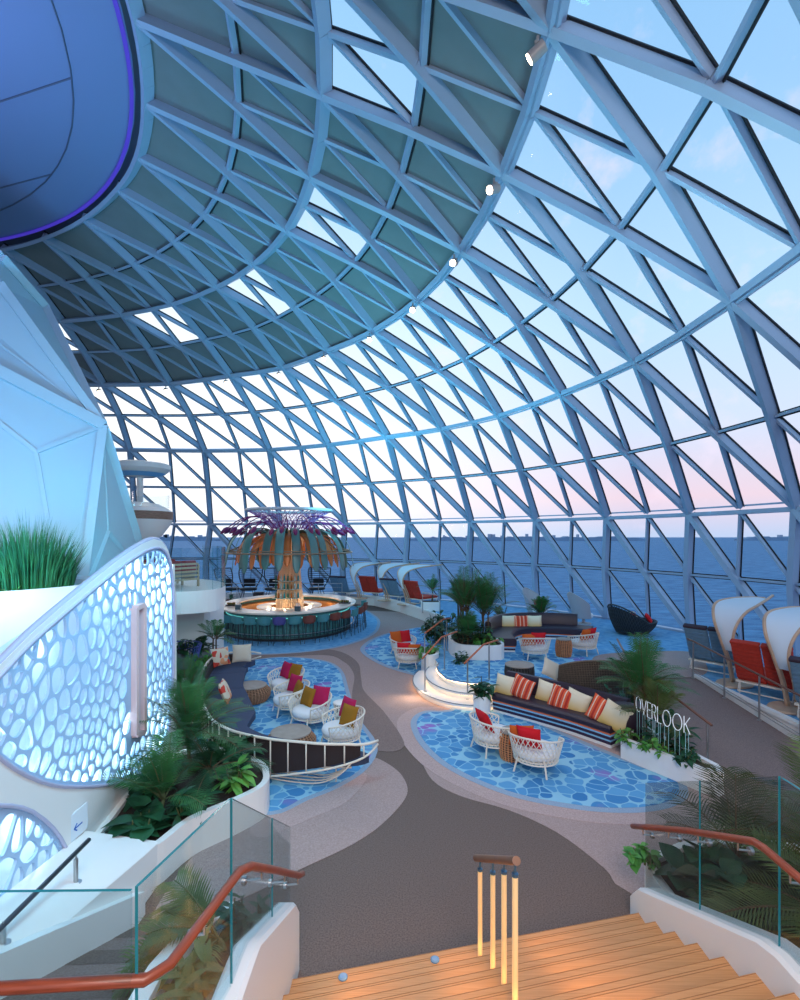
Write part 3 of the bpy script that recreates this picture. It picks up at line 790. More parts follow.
for p, q in zip(sl, sl[1:]+sl[:1]): fr.beam(p, q, 0.07, 0.10, (1,0,0), -0.03)
fr.build('slot_frame', mat('pink_white_frame', (226,196,196), 0.5), screen)
o2 = [(a, b) for a, b in [Wp(x, y) for x, y in ((-60,815),(-20,807),(8,806),(30,812),(50,828),(63,848),(66,865),(60,885),(45,905),(20,925),(-10,940),(-50,945),(-75,880))]]
o2 = [(p.x, p.y) for p in smoothpath([V((a, b, 0)) for a, b in o2], 4, True)]
scr2 = sheet('pebble_screen', o2, cells(o2, 0.19, 0.034, 5, 1.5), M_screen, 0.03)
tag(scr2, 'smaller oval screen with pebble holes low in the white wall above the dark handrail', 'screen')
topc = [p for p in grow(o1, 0.05)]
rim_top = [(9.3, 0.0)]+[(a, b) for a, b in grow([Wp(x, y) for x, y in up_px], 0.06)[::-1] if False]
g1 = grow(o1, 0.07)
ymax = max(p[0] for p in g1)
upper = [p for p in g1 if p[1] > 2.0]; upper.sort(key=lambda p: -p[0])
right_side = sorted([p for p in g1 if p[0] > ymax-0.55 and p[1] <= 2.0 and p[1] > 0.2], key=lambda p: p[1])
body_outer = [(8.95, 0.0), (8.95, 1.2), (8.93, 2.2)] + [p for p in upper if p[0] < 8.93 and True] + [(3.3, 2.3), (3.3, 0.0)]
# keep the outline simple: follow the top of the screen from right to left
tp = [Wp(x, y-4) for x, y in ((170,566),(166,553),(160,545),(152,543),(140,548),(120,561),(90,585),(60,610),(30,636),(0,666),(-30,692),(-60,714))]
body_outer = [(Wp(172,600)[0]+0.16, 0.0), (Wp(172,600)[0]+0.16, Wp(172,600)[1])]+tp+[(3.2,tp[-1][1]-0.3),(3.2,0.0)]
body = sheet('wall_left.003', body_outer, [g1[::1] if False else grow(o1, 0.0), o2], M_white, 0.10, dx=-0.02)
body['kind'] = 'structure'
rt = MB(); rt.tube([V((wallX(a)-0.01, a, b)) for a, b in [(p.x, p.y) for p in smoothpath([V((a, b, 0)) for a, b in tp], 4)]], 0.036, 8)
rt.build('rim', mat('lilac_rim', (184,186,214), 0.4), screen, smooth=True)
rt = MB(); rt.tube([V((wallX(a)+0.03, a, b)) for a, b in o1[::2]], 0.022, 6, closed=True); rt.build('edge_trim', mat('lilac_rim', (184,186,214), 0.4), screen, smooth=True)
rt = MB(); rt.tube([V((wallX(a)+0.03, a, b)) for a, b in o2[::2]], 0.02, 6, closed=True); rt.build('edge_trim', mat('lilac_rim', (184,186,214), 0.4), scr2, smooth=True)
# back of the light box
bk = MB(); bk.add([(wallX(3.2)-0.55,3.2,0),(wallX(9)-0.55,9.0,0),(wallX(9)-0.55,9.0,3.95),(wallX(7)-0.55,7.0,3.3),(wallX(3.2)-0.55,3.2,2.4)], [(0,1,2,3,4)])
o = bk.build('wall_left.004', mat('back_wall_pale', (214,226,240), 0.7)); o['kind'] = 'structure'
bk = MB(); bk.box((wallX(9)-0.32, 9.02, 1.75), (0.62, 0.08, 3.5)); o = bk.build('wall_left.005', M_white); o['kind'] = 'structure'
# plaque with an arrow
pp = Wp(74, 823); pq = root('wall_sign', (wallX(pp[0])+0.04, pp[0], pp[1]), 'small white wall plaque with a blue arrow left of the planter', 'sign')
mb = MB(); mb.box((0,0,0), (0.012,0.34,0.30)); mb.build('plate', mat('pale_plate', (222,234,244), 0.4), pq, bevel=0.003)
mb = MB(); mb.box((0.008,0,-0.03), (0.004,0.14,0.014)); mb.beam((0.008,-0.07,-0.03),(0.008,-0.02,0.01),0.014,0.004,(1,0,0),-0.002); mb.beam((0.008,-0.07,-0.03),(0.008,-0.02,-0.07),0.014,0.004,(1,0,0),-0.002)
mb.build('arrow', mat('arrow_blue', (60,110,190), 0.5), pq)

# ------------------------------------------------------------------ white drum with grass, faceted wall, balcony and pods
M_cyan = mat('facet_white', (172,202,216), 0.45)
dr = MB(); dr.lathe([(2.5,0),(2.5,2.2),(2.44,2.6),(2.3,2.9),(2.05,3.1),(1.8,3.2),(1.7,3.14),(1.7,2.9),(0,2.9)], 64, c=(0,0,0))
o = dr.build('wall_left.006', M_white, smooth='auto'); o.location = (-7.1,8.6,0); o['kind'] = 'structure'
FV = {'T': PD(-160,110,11.0), 'T0': PD(0,257,11.5), 'A': PD(45,308,13.0), 'B': PD(103,426,12.0), 'R': PD(141,550,14.5), 'R2': PD(155,640,15.0),
      'L': PD(-160,290,9.5), 'L2': PD(-160,700,9.3), 'M': PD(76,640,11.2), 'K': PD(105,540,19.0), 'K0': PD(60,330,17.0), 'U': PD(-160,200,10.0), 'G': PD(0,285,11.2)}
ft = MB()
tris = [('T','T0','G'),('T0','A','G'),('G','A','B'),('T','G','U'),('U','G','B'),('U','B','L'),('L','B','M'),('L','M','L2'),('B','R','M'),('M','R','R2'),('A','K0','B'),('B','K0','K'),('B','K','R')]
for t in tris: ft.add([FV[q] for q in t], [(0,1,2)])
fo = ft.build('wall_left.007', M_cyan, fix=False); fo['kind'] = 'structure'
rb = MB()
N_ = PD(35,452,10.4); n2 = PD(110,535,12.6)
def rib(a, b, r=0.07): 
    a, b = V(a), V(b); rb.beam(a, b, r*2.1, r*1.2, (0.5,-0.85,0.1), 0.0)
for a, b, r in (('T','T0',.09),('T0','A',.09),('A','B',.1),('G','B',.09),('U','G',.08),('L','B',.12),('B','M',.09),('B','R',.10),('M','R',.05)): rib(FV[a], FV[b], r)
def onf(a, b, c, u, v): return FV[a]+(FV[b]-FV[a])*u+(FV[c]-FV[a])*v
def planept(tri, x, y):
    a, b, c = [FV[q] for q in tri]; n = (b-a).cross(c-a); d = V(((x-X0)/F, 1, -(y-Y0)/F)); o = V((0,0,H))
    t = (a-o).dot(n)/d.dot(n); return o+d*t
T1 = ('L','B','M'); T2 = ('B','R','M'); T3 = ('U','G','B'); T4 = ('U','B','L')
for tr, (xa, ya), (xb, yb), r in ((T1,(103,426),(36,452),.045),(T1,(36,452),(-30,400),.045),(T1,(36,452),(48,520),.04),(T1,(48,520),(55,600),.03),(T1,(97,430),(62,630),.012),
      (T2,(103,430),(108,532),.02),(T2,(108,532),(84,592),.05),(T2,(108,532),(132,562),.05),(T2,(112,445),(135,540),.012),(T4,(-60,300),(85,408),.02),(T4,(0,378),(100,430),.012),(T3,(30,330),(70,378),.03)):
    rib(planept(tr, xa, ya), planept(tr, xb, yb), r)
rb.build('rib', M_cyan, fo)
M_band_wood = mat('brown_wood_band', (142,112,96), 0.5, var=0.2, scale=5, stretch=(1,1,8))
pod = root('observation_pod', (-9.62,18.0,2.6), 'white bowl shaped pod with a brown wood band and glass rim beyond the faceted wall', 'pod')
mb = MB(); mb.lathe([(0.35,-0.2),(0.35,1.0),(0.6,1.18),(1.1,1.42),(1.45,1.85),(1.52,2.02)], 40, m=0); mb.lathe([(1.53,2.02),(1.56,2.30)], 40, m=1, cap=False); mb.lathe([(1.54,2.30),(1.35,2.42),(1.0,2.58),(0.6,2.64),(0,2.64)], 40, m=0); mb.build('shell', [M_white, M_band_wood], pod, smooth='auto')
mb = MB(); mb.lathe([(1.40,2.44),(1.40,2.95)], 40, cap=False); mb.build('glass_rim', M_bglass, pod, smooth=True); pod.scale = (0.86,0.86,1.0)
pod2 = root('canopy_disc', (-10.4,20.0,2.6), 'white saucer shaped canopy above the round pod at the left edge of the dome glass', 'canopy')
mb = MB(); mb.lathe([(0.12,-0.1),(0.12,3.8),(0.5,3.82),(0.95,3.95),(1.12,4.1),(1.12,4.28),(1.0,4.33),(0,4.35)], 40); mb.build('shell', M_white, pod2, smooth='auto')
mb = MB(); mb.lathe([(0.55,3.80),(0.93,3.93)], 40, cap=False); mb.build('light_ring', mat('cool_ring', (120,190,240), 0.4), pod2, smooth=True)
ba = MB(); bo = [(-10.5,13.2),(-6.4,13.15),(-5.6,13.3),(-5.15,13.75),(-5.1,14.4),(-5.35,15.3),(-6.0,16.4),(-7.2,17.3),(-10.5,18.0)]
bo2 = [(p.x, p.y) for p in smoothpath([V((x,y,0)) for x,y in bo], 4)]
ba.prism(bo2, 1.95, 2.55, m=0); o = ba.build('floor.003', [M_white], fix=False, bevel=0.02); o['kind'] = 'structure'
BG = root('glass_balustrade', (-4.9,14.3,2.55), 'glass balustrade around the white curved balcony left of the bar', 'balustrade')
rp_ = [(x+0.08*(1 if x < -5 else -1)*0, y) for x, y in bo2[3:-3]]
for q in range(0, len(rp_)-3, 3):
    gpane(rel(rp_[q], BG), rel(rp_[q+3], BG), 0.0, 1.15, 0.0, 1.15, BG, M_bglass)
cw = MB(); cw.prism([(-9.5,15.2),(-5.95,15.2),(-5.85,15.4),(-5.85,16.6),(-9.5,16.6)], 0, 1.95); o = cw.build('wall_left.008', M_white, fix=False); o['kind'] = 'structure'

# ------------------------------------------------------------------ planters built in
def planter(name, pts, h, label, zb=0.0, soil=0.06, wall=0.09, group=None, smooth=4):
    if smooth: q = [(p.x, p.y) for p in smoothpath([V((x,y,0)) for x,y in pts], smooth, True)]
    else: q = pts
    cx = sum(p[0] for p in q)/len(q); cy = sum(p[1] for p in q)/len(q)
    r = root(name, (cx, cy, zb), label, 'planter', group)
    q = [(x-cx, y-cy) for x, y in q]; inn = grow(q, -wall); n = len(q)
    mb = MB(); vs = [V((*p, 0)) for p in q]+[V((*p, h)) for p in q]+[V((*p, h)) for p in inn]+[V((*p, h-soil-0.05)) for p in inn]
    fs = []
    for i in range(n):
        j = (i+1) % n
        for e in range(3): fs.append((e*n+i, e*n+j, (e+1)*n+j, (e+1)*n+i))
    mb.add(vs, fs); mb.build('box', M_white, r)
    mb = MB(); mb.prism(inn, h-soil-0.06, h-soil); mb.build('soil', M_soil, r, fix=False)
    return r
planter('planter', [(-1.93,7.1),(-2.2,6.7),(-2.6,6.25),(-2.79,5.7),(-3.1,5.55),(-3.55,5.6),(-3.72,6.4),(-3.88,7.6),(-3.6,8.3),(-2.9,8.35),(-2.2,7.9),(-1.96,7.5)], 0.47, 'long white planter full of palms and broad leaves below the pebble screen')
planter('planter', [(2.68,5.3),(2.75,5.62),(3.3,5.9),(4.2,6.0),(5.2,5.7),(5.4,4.0),(5.4,2.4),(2.68,2.4),(2.68,4.4)], 0.40, 'white planter behind the right stair parapet full of dark leaves and palms', smooth=0)
planter('planter', [(3.98,9.02),(4.28,8.5),(4.72,7.78),(4.98,7.68),(5.07,7.95),(4.85,8.8),(4.72,9.6),(4.35,9.45)], 0.38, 'white planter carrying the illuminated sign letters beside the striped sofa', smooth=0)
# ------------------------------------------------------------------ furniture
M_strap = mat('white_strap', (226,222,210), 0.55)
M_frame = mat('cream_metal_frame', (228,220,206), 0.4)
M_cush = mat('white_cushion', (224,228,232), 0.85, bump=0.15, bscale=90)
def pillowmesh(w=0.46, h=0.44, t=0.15, n=12):
    mb = MB()
    for s in (1, -1):
        def fn(u, v, s=s):
            a, b = 2*u-1, 2*v-1; k = (1-abs(a)**3.2)*(1-abs(b)**3.2); pin = 1-0.06*(a*a*b*b) - 0.05*(1-abs(a))*0
            sx = 1-0.07*(1-b*b)*1.0; sz = 1-0.07*(1-a*a)
            return V((a*w/2*sx, s*t/2*max(0,k)**0.55, b*h/2*sz))
        mb.grid(fn, n, n)
    return mb
def pillow_mat(name, kind, c1, c2=None):
    m = mat(name, c1, 0.9, bump=0.2, bscale=150, spec=0.2)
    nt = m.node_tree; b = nt.nodes['Principled BSDF']
    if kind == 'ombre':
        tc = nt.nodes.new('ShaderNodeTexCoord'); sp = nt.nodes.new('ShaderNodeSeparateXYZ'); nt.links.new(tc.outputs['Generated'], sp.inputs[0])
        r = nt.nodes.new('ShaderNodeValToRGB'); r.color_ramp.elements[0].color = (*srgb(c2), 1); r.color_ramp.elements[1].color = (*srgb(c1), 1)
        r.color_ramp.elements[0].position = 0.15; r.color_ramp.elements[1].position = 0.7
        nt.links.new(sp.outputs['Z'], r.inputs[0]); nt.links.new(r.outputs[0], b.inputs['Base Color'])
    if kind == 'stripe':
        tc = nt.nodes.new('ShaderNodeTexCoord'); sp = nt.nodes.new('ShaderNodeSeparateXYZ'); nt.links.new(tc.outputs['Generated'], sp.inputs[0])
        r = nt.nodes.new('ShaderNodeValToRGB'); r.color_ramp.interpolation = 'CONSTANT'; e = r.color_ramp.elements
        seq = [(0,c1),(0.12,c2),(0.16,c1),(0.24,(190,60,50)),(0.32,c1),(0.40,c2),(0.44,c1),(0.50,(190,60,50)),(0.56,c1),(0.64,c2),(0.68,c1),(0.76,(190,60,50)),(0.84,c1),(0.90,c2),(0.94,c1)]
        while len(e) < len(seq): e.new(0.5)
        for q, (p, c) in enumerate(seq): e[q].position = p; e[q].color = (*srgb(c), 1)
        nt.links.new(sp.outputs['X'], r.inputs[0]); nt.links.new(r.outputs[0], b.inputs['Base Color'])
    if kind == 'floral':
        tc = nt.nodes.new('ShaderNodeTexCoord'); v = nt.nodes.new('ShaderNodeTexVoronoi'); v.inputs['Scale'].default_value = 9; nt.links.new(tc.outputs['Object'], v.inputs['Vector'])
        r = nt.nodes.new('ShaderNodeValToRGB'); r.color_ramp.interpolation = 'CONSTANT'; e = r.color_ramp.elements
        for q in range(3): e.new(0.5)
        for q, (p, c) in enumerate(((0,c1),(0.3,(200,70,60)),(0.5,(60,120,130)),(0.65,c1),(0.85,(220,150,110)))): e[q].position = p; e[q].color = (*srgb(c), 1)
        sp = nt.nodes.new('ShaderNodeSeparateColor'); nt.links.new(v.outputs['Color'], sp.inputs[0]); nt.links.new(sp.outputs[0], r.inputs[0]); nt.links.new(r.outputs[0], b.inputs['Base Color'])
    return m
PM = {'red': pillow_mat('red_fabric','plain',(206,34,44)), 'ochre': pillow_mat('ochre_fabric','plain',(150,104,34)), 'magenta': pillow_mat('magenta_fabric','plain',(178,34,82)),
      'orange': pillow_mat('orange_fabric','plain',(204,96,40)), 'cream': pillow_mat('cream_ombre','ombre',(232,222,196),(214,178,104)),
      'stripe': pillow_mat('orange_stripe','stripe',(226,100,66),(236,210,190)), 'beige': pillow_mat('beige_fabric','plain',(206,196,178)),
      'floral': pillow_mat('floral_fabric','floral',(206,196,176)), 'white': pillow_mat('offwhite_fabric','plain',(224,222,214))}
PMESH = {}
def pillow(kind, loc, yaw, tilt, label, group=None, scale=1.0, roll=0.0):
    if kind not in PMESH:
        o = pillowmesh().build('throw_pillow', PM[kind], smooth=True); PMESH[kind] = o; first = True
    else:
        o = PMESH[kind].copy(); COL.objects.link(o)
    o.name = 'throw_pillow' if False else o.name
    o.location = loc; o.rotation_euler = (tilt, roll, yaw); o.scale = (scale,)*3
    return tag(o, label, 'pillow', group)

def make_tub():
    r = root('tub_chair', (0,0,0))
    def rad(t, z):      # t angle from back, z 0..1
        return 0.36+0.09*z
    zt = lambda a: 0.66-0.16*(abs(a)/2.35)**1.6
    zb = 0.20
    def sp(a, v):
        z = zb+(zt(a)-zb)*v; rr = rad(a, v); return V((rr*sin(a)*1.02, rr*cos(a)*0.98, z))
    A = 2.35; w = MB(); n = 23
    for d in (1, -1):
        for k in range(-6, n+6):
            a0 = -A+2*A*k/n; pts = []
            for q in range(7):
                v = q/6; a = a0+d*v*0.60
                if -A <= a <= A: pts.append(sp(a, v))
            if len(pts) > 1: w.tube(pts, 0.0095, 4, flat=0.6)
    for v in (0.33, 0.66): w.tube([sp(-A+2*A*q/30, v) for q in range(31)], 0.006, 4)
    w.build('woven_shell', M_strap, r)
    f = MB(); top = [sp(-A+2*A*q/36, 1.0) for q in range(37)]
    f.tube(top, 0.017, 7); f.tube([sp(-A+2*A*q/36, 0.0) for q in range(37)]+[sp(-A,0)], 0.015, 7)
    for s in (-1, 1): f.tube([sp(s*A, 0), sp(s*A, 1)], 0.015, 6)
    f.build('frame', M_frame, r, smooth='auto')
    for a in (-2.5, -0.7, 0.7, 2.5):
        l = MB(); l.tube([V((0.34*sin(a), 0.34*cos(a), 0.30)), V((0.44*sin(a), 0.43*cos(a), 0.0))], 0.016, 8); l.build('leg', M_frame, r, smooth='auto')
    b = MB(); b.lathe([(0.30,0.21),(0.36,0.23),(0.36,0.25),(0,0.25)], 28); b.build('seat_base', M_frame, r, smooth='auto')
    c = MB(); c.lathe([(0.0,0.255),(0.33,0.255),(0.365,0.29),(0.375,0.34),(0.355,0.385),(0.28,0.405),(0,0.41)], 32); c.build('seat_cushion', M_cush, r, smooth=True)
    KIDS[r.name] = [o for o in COL.objects if o.parent == r]
    return r
tub = make_tub(); tub_used = [False]
def place_tub(x, y, z, face, label, group='white woven tub chairs', scale=1.0):
    """face: direction (degrees) the sitter looks; local front is -y"""
    rz = radians(face)+pi/2
    if not tub_used[0]:
        tub_used[0] = True; o = tub; o.location = (x, y, z); o.rotation_euler = (0,0,rz); tag(o, label, 'chair', group)
    else:
        o = dup(tub, (x, y, z), rz, label, group); o['category'] = 'chair'
    o.scale = (scale,)*3
    return o
def on_chair(ch, kind, side, label, group, deep=0.16, tilt=-0.35, z=0.60, turn=0.0):
    rz = ch.rotation_euler.z; s = ch.scale[0]
    off_ = Matrix.Rotation(rz, 3, 'Z') @ V((side*s, deep*s, 0)); p = V(ch.location)+off_
    return pillow(kind, (p.x, p.y, ch.location.z+z*s), rz+turn, tilt, label, group, 0.92)
g_p = 'pillows on the white tub chairs'
# left group, around the two wicker tables
a1 = place_tub(-2.86,12.55,0,238,'white woven tub chair, farthest of the four beside the navy sofa')
on_chair(a1,'ochre',0.14,'ochre pillow on the farthest white chair of the group beside the navy sofa',g_p); on_chair(a1,'magenta',-0.16,'magenta pillow on the farthest white chair of the group beside the navy sofa',g_p,turn=-0.3)
a2 = place_tub(-2.50,11.35,0,205,'white woven tub chair seen from the side, second farthest facing the navy sofa')
on_chair(a2,'ochre',0.12,'low ochre pillow half hidden on the second farthest white chair facing the navy sofa',g_p,z=0.54); on_chair(a2,'magenta',-0.20,'magenta pillow peeking over the rim of the second farthest white chair by the navy sofa',g_p,turn=0.45)
a3 = place_tub(-1.90,10.55,0,235,'white woven tub chair holding a large magenta pillow, behind the nearer wicker table')
on_chair(a3,'magenta',0.15,'large magenta pillow standing on the white chair behind the nearer wicker table',g_p,turn=0.2,z=0.63); on_chair(a3,'ochre',-0.14,'ochre pillow leaning before a magenta one on the white chair behind the nearer wicker table',g_p,deep=0.08,turn=-0.2,z=0.58)
a4 = place_tub(-1.12,9.55,0,200,'white woven tub chair nearest the curved rail of the navy sofa')
on_chair(a4,'ochre',0.10,'ochre pillow on the white chair nearest the curved rail of the navy sofa',g_p,turn=0.5,deep=0.12); on_chair(a4,'magenta',-0.16,'red pink pillow rising over the rim of the white chair nearest the curved rail',g_p,turn=0.35,z=0.66)
# near right pair
b1 = place_tub(1.75,9.35,0,20,'white woven tub chair with red pillow, left one of the pair before the striped sofa')
on_chair(b1,'red',-0.02,'red pillow in the left white chair of the pair before the striped sofa',g_p,tilt=-0.45,deep=0.2)
b2 = place_tub(2.34,8.62,0,58,'white woven tub chair seen from behind, nearest of the pair before the striped sofa')
on_chair(b2,'red',0.05,'long red pillow in the nearest white chair before the striped sofa',g_p,tilt=-0.3,deep=0.2); on_chair(b2,'orange',0.24,'orange pillow behind the red one in the nearest white chair before the striped sofa',g_p,tilt=-0.3,turn=0.5,deep=0.05,z=0.55)
# middle pair on the round blue carpet
c1 = place_tub(0.10,16.9,0,-60,'white tub chair with red and orange pillows, farther of two beside the tall palms')
on_chair(c1,'red',0.18,'red pillow in the farther white chair beside the tall palms',g_p); on_chair(c1,'orange',-0.18,'orange pillow in the farther white chair beside the tall palms',g_p)
c2 = place_tub(0.25,15.4,0,85,'white tub chair seen from behind, nearer of two beside the tall palms')
on_chair(c2,'red',0.12,'red pillow over the rim of the nearer white chair beside the tall palms',g_p); on_chair(c2,'orange',-0.2,'orange pillow beside a red one in the nearer white chair by the tall palms',g_p,z=0.56)
# pair on the platform
d1 = place_tub(3.92,14.55,ZP,88,'white woven tub chair on the blue platform, left of the wooden drum stool')
on_chair(d1,'red',-0.06,'red pillow in the white chair left of the drum stool on the platform',g_p); on_chair(d1,'orange',0.2,'orange pillow tucked left in the white chair on the platform',g_p,z=0.55)
d2 = place_tub(5.55,15.15,ZP,125,'white woven tub chair on the blue platform, right of the wooden drum stool')
on_chair(d2,'orange',0.12,'orange pillow in the white chair right of the drum stool on the platform',g_p); on_chair(d2,'red',-0.14,'red pillow in the white chair right of the drum stool on the platform',g_p)

# drum stools and wicker tables
M_wick = mat('brown_wicker', (168,128,100), 0.7, var=0.25, scale=30)
M_wick_top = mat('grey_table_top', (150,140,132), 0.6, var=0.1, scale=8)
M_barrel = mat('tan_wicker', (206,140,96), 0.65, var=0.2, scale=30)
def wicker_drum(name, loc, prof, label, cat, m, mt, nv=36, group=None, dark=False):
    r = root(name, loc, label, cat, group); w = MB(); zs = [p[1] for p in prof]; z0, z1 = zs[0], zs[-1]
    def rr(z):
        for (ra, za), (rb_, zb_) in zip(prof, prof[1:]):
            if za <= z <= zb_: return ra+(rb_-ra)*(z-za)/(zb_-za)
        return prof[-1][0]
    for k in range(nv):
        a = 2*pi*k/nv; w.tube([V((rr(z0+(z1-z0)*q/6)*cos(a), rr(z0+(z1-z0)*q/6)*sin(a), z0+(z1-z0)*q/6)) for q in range(7)], 0.010, 4)
    for q in range(1, 12):
        z = z0+(z1-z0)*q/12; w.tube([V((rr(z)*cos(2*pi*k/28), rr(z)*sin(2*pi*k/28), z)) for k in range(28)], 0.006, 4, closed=True)
    b = MB(); b.lathe([(rr(z)-0.014, z) for z in [z0+(z1-z0)*q/8 for q in range(9)]], 32, cap=True); b.build('body', mat(m.name+'_inner', (96,70,52) if not dark else (30,30,34), 0.8), r, smooth='auto')
    w.build('weave', m, r)
    t = MB(); R_ = prof[-1][0]; t.lathe([(R_-0.02,z1-0.01),(R_+0.012,z1),(R_+0.012,z1+0.022),(R_-0.005,z1+0.032),(0,z1+0.032)], 36); t.build('table_top', mt, r, smooth='auto')
    return r
bulge = [(0.36,0.01),(0.46,0.15),(0.46,0.26),(0.36,0.38)]
wicker_drum('coffee_table', (-3.62,12.15,0), bulge, 'round brown wicker coffee table farther away, by the far end of the navy sofa', 'table', M_wick, M_wick_top)
wicker_drum('coffee_table', (-2.02,9.25,0), bulge, 'round brown wicker coffee table right behind the curved white rail', 'table', M_wick, M_wick_top)
barrel = [(0.20,0.01),(0.235,0.16),(0.235,0.34),(0.20,0.50)]
wicker_drum('drum_stool', (2.02,9.0,0), barrel, 'tan woven barrel stool between the pair of white chairs before the striped sofa', 'stool', M_barrel, M_wick_top, 24)
wicker_drum('drum_stool', (4.83,14.75,ZP), barrel, 'tan woven barrel stool between the two white chairs on the platform', 'stool', M_barrel, M_wick_top, 24)
wicker_drum('side_table', (-1.25,10.7,0), [(0.12,0.01),(0.14,0.2),(0.17,0.44)], 'small pale round side table behind the white chair nearest the rail', 'table', M_strap, M_white, 20)
M_dwick = mat('dark_wicker', (70,66,64), 0.7, var=0.3, scale=30)
wicker_drum('drum_table', (2.95,12.35,ZP), [(0.34,0.01),(0.36,0.2),(0.34,0.36)], 'dark woven drum table with grey top behind the striped sofa', 'table', M_dwick, M_wick_top, 30, dark=True)

# ---- striped curved sofa
M_aub = mat('aubergine_leather', (44,30,46), 0.45, bump=0.1, bscale=40)
M_st = {'w': M_white, 'p': mat('stripe_purple', (54,38,66), 0.6), 'b': mat('stripe_light_blue', (140,196,226), 0.5), 'o': mat('stripe_orange', (222,110,66), 0.5)}
def band_sofa(path, loc, label, bands, front, back, zseat, zback, ends=True, zb=0.0, backfrom=0, backto=None, cat='sofa'):
    L = V(loc); r = root('sofa', L, label, cat); sp_ = [V((x, y, 0))-V((L.x,L.y,0)) for x, y in path]; pts = smoothpath(sp_, 8)
    z = 0.0
    b = MB()
    for i, (key, h) in enumerate(bands):
        ins = 0.02*(len(bands)-i-1)*0.3; 
        s = MB(); s.sweep([(-back,z),(front-ins,z),(front-ins,z+h),(-back,z+h)], pts); s.build('base_band', M_st[key], r); z += h
    s = MB(); f = front+0.03
    s.sweep([(-back+0.05,z),(f-0.03,z),(f,z+0.03),(f,zseat-0.05),(f-0.04,zseat-0.01),(f-0.12,zseat),(-back+0.05,zseat)], pts); s.build('seat', M_aub, r, smooth='auto')
    bp = pts[backfrom:backto]
    s = MB(); s.sweep([(-back,zseat-0.1),(-back+0.22,zseat-0.02),(-back+0.20,zback-0.06),(-back+0.15,zback),(-back+0.05,zback),(-back,zback-0.05)], bp)
    s.build('backrest', M_aub, r, smooth='auto')
    return r, pts
spath = [(2.12,11.42),(2.80,10.78),(3.45,10.12),(3.98,9.42),(4.12,9.22)]
# path is the back line shifted; front offset towards the viewer
so, spts = band_sofa([(2.42,11.72),(3.10,11.08),(3.78,10.38),(4.32,9.68)], (3.3,10.9,0), 'long curved aubergine sofa on a striped orange blue and purple base in the middle right', [('w',0.07),('p',0.06),('b',0.035),('p',0.06),('b',0.035),('o',0.03)], 0.46, 0.30, 0.43, 0.82)
e = MB(); e.lathe([(0.0,0.30),(0.26,0.30),(0.30,0.36),(0.30,0.66),(0.24,0.76),(0.1,0.80),(0,0.80)], 20); o = e.build('end_bolster', M_aub, so, smooth=True); o.location = (4.33-3.3, 9.62-10.9, 0)
pg = 'pillows on the striped sofa'
def back_pillow(kind, x, y, yaw, label, group, z=0.64, tilt=-0.28, roll=0.0, sc=1.0): return pillow(kind, (x, y, z), yaw, tilt, label, group, sc, roll)
sy = radians(-44)
def spx(px, py, D): p = PD(px, py, D); return p
for kind, px, py, D, roll, lab in (('cream',505,686,11.45,0.05,'cream and gold pillow at the far left end of the striped sofa'),('stripe',522,688,11.15,0.25,'orange striped pillow, first from the left on the striped sofa'),
      ('cream',547,693,10.95,0.12,'cream and gold pillow left of the middle striped pillow on the striped sofa'),('stripe',561,699,10.55,0.22,'orange striped pillow in the middle of the striped sofa'),('cream',577,703,10.35,0.22,'cream and gold pillow right of the middle striped pillow on the striped sofa'),
      ('stripe',602,711,9.75,0.35,'orange striped pillow near the right end of the striped sofa'),('cream',615,717,9.50,0.35,'cream pillow at the right end of the striped sofa')):
    p = spx(px, py, D); back_pillow(kind, p.x, p.y, sy, lab, pg, z=p.z, roll=roll, sc=1.12)

# ---- sofa on the platform
so2, _ = band_sofa([(2.98,15.3),(3.10,16.3),(3.55,17.25),(4.3,17.75),(5.3,17.75),(6.1,17.5),(6.6,17.2)], (4.5,17.2,ZP), 'dark curved sofa with three pillows on the blue platform behind the white chairs', [('w',0.06),('p',0.06),('b',0.04),('o',0.03)], 0.55, 0.32, 0.42, 0.80, backfrom=6, backto=42)
for kind, px, lab in (('cream',508,'cream pillow left of the striped one on the platform sofa'),('stripe',521,'orange striped pillow in the middle of the three on the platform sofa'),('cream',534.5,'cream pillow right of the striped one on the platform sofa')):
    p = PD(px, 622.5, 17.45); pillow(kind, (p.x, p.y, p.z), radians(0), -0.2, lab, 'three pillows on the platform sofa', 1.12)

# ---- dark wicker curved bench seen from behind
wb = root('wicker_bench', (4.55,11.15,ZP), 'curved dark wicker bench back standing behind the striped sofa', 'bench')
def wbp(u, v):
    a = radians(212+ (318-212)*u); rr = 1.0; hgt = 0.40+0.40*sin(pi*min(1,max(0,0.12+u*0.76)))**0.7
    return V((1.0*cos(a)*1.1, 0.15+1.0*sin(a)*0.75+0.6-0.14*v, hgt*v))
M_wb = mat('taupe_wicker', (112,98,84), 0.75, var=0.25, scale=25)
w_ = MB()
for k in range(57): w_.tube([wbp(k/56, v/5) for v in range(6)], 0.006, 4)
for k in range(15): w_.tube([wbp(u/40, k/14) for u in range(41)], 0.005, 4)
w_.build('weave', M_wb, wb)
w_ = MB(); w_.tube([wbp(u/40, 1) for u in range(41)], 0.02, 7); w_.tube([wbp(u/40, 0.02) for u in range(41)], 0.018, 6); w_.build('frame', M_wb, wb, smooth=True)
w_ = MB(); w_.grid(lambda u, v: wbp(u, v)+V((0,0.02,0)), 30, 6); w_.grid(lambda u, v: wbp(u, v)+V((0,0.035,0)), 30, 6); w_.build('backing', mat('backing_brown',(74,64,56),0.8), wb)
s_ = MB(); s_.prism([(wbp(u/20,0).x, wbp(u/20,0).y+0.05) for u in range(21)]+[(0.7,0.5),(0,0.62),(-0.7,0.5)], 0.14, 0.26); s_.build('seat', mat('bench_cushion',(150,140,132),0.85), wb, bevel=0.02)
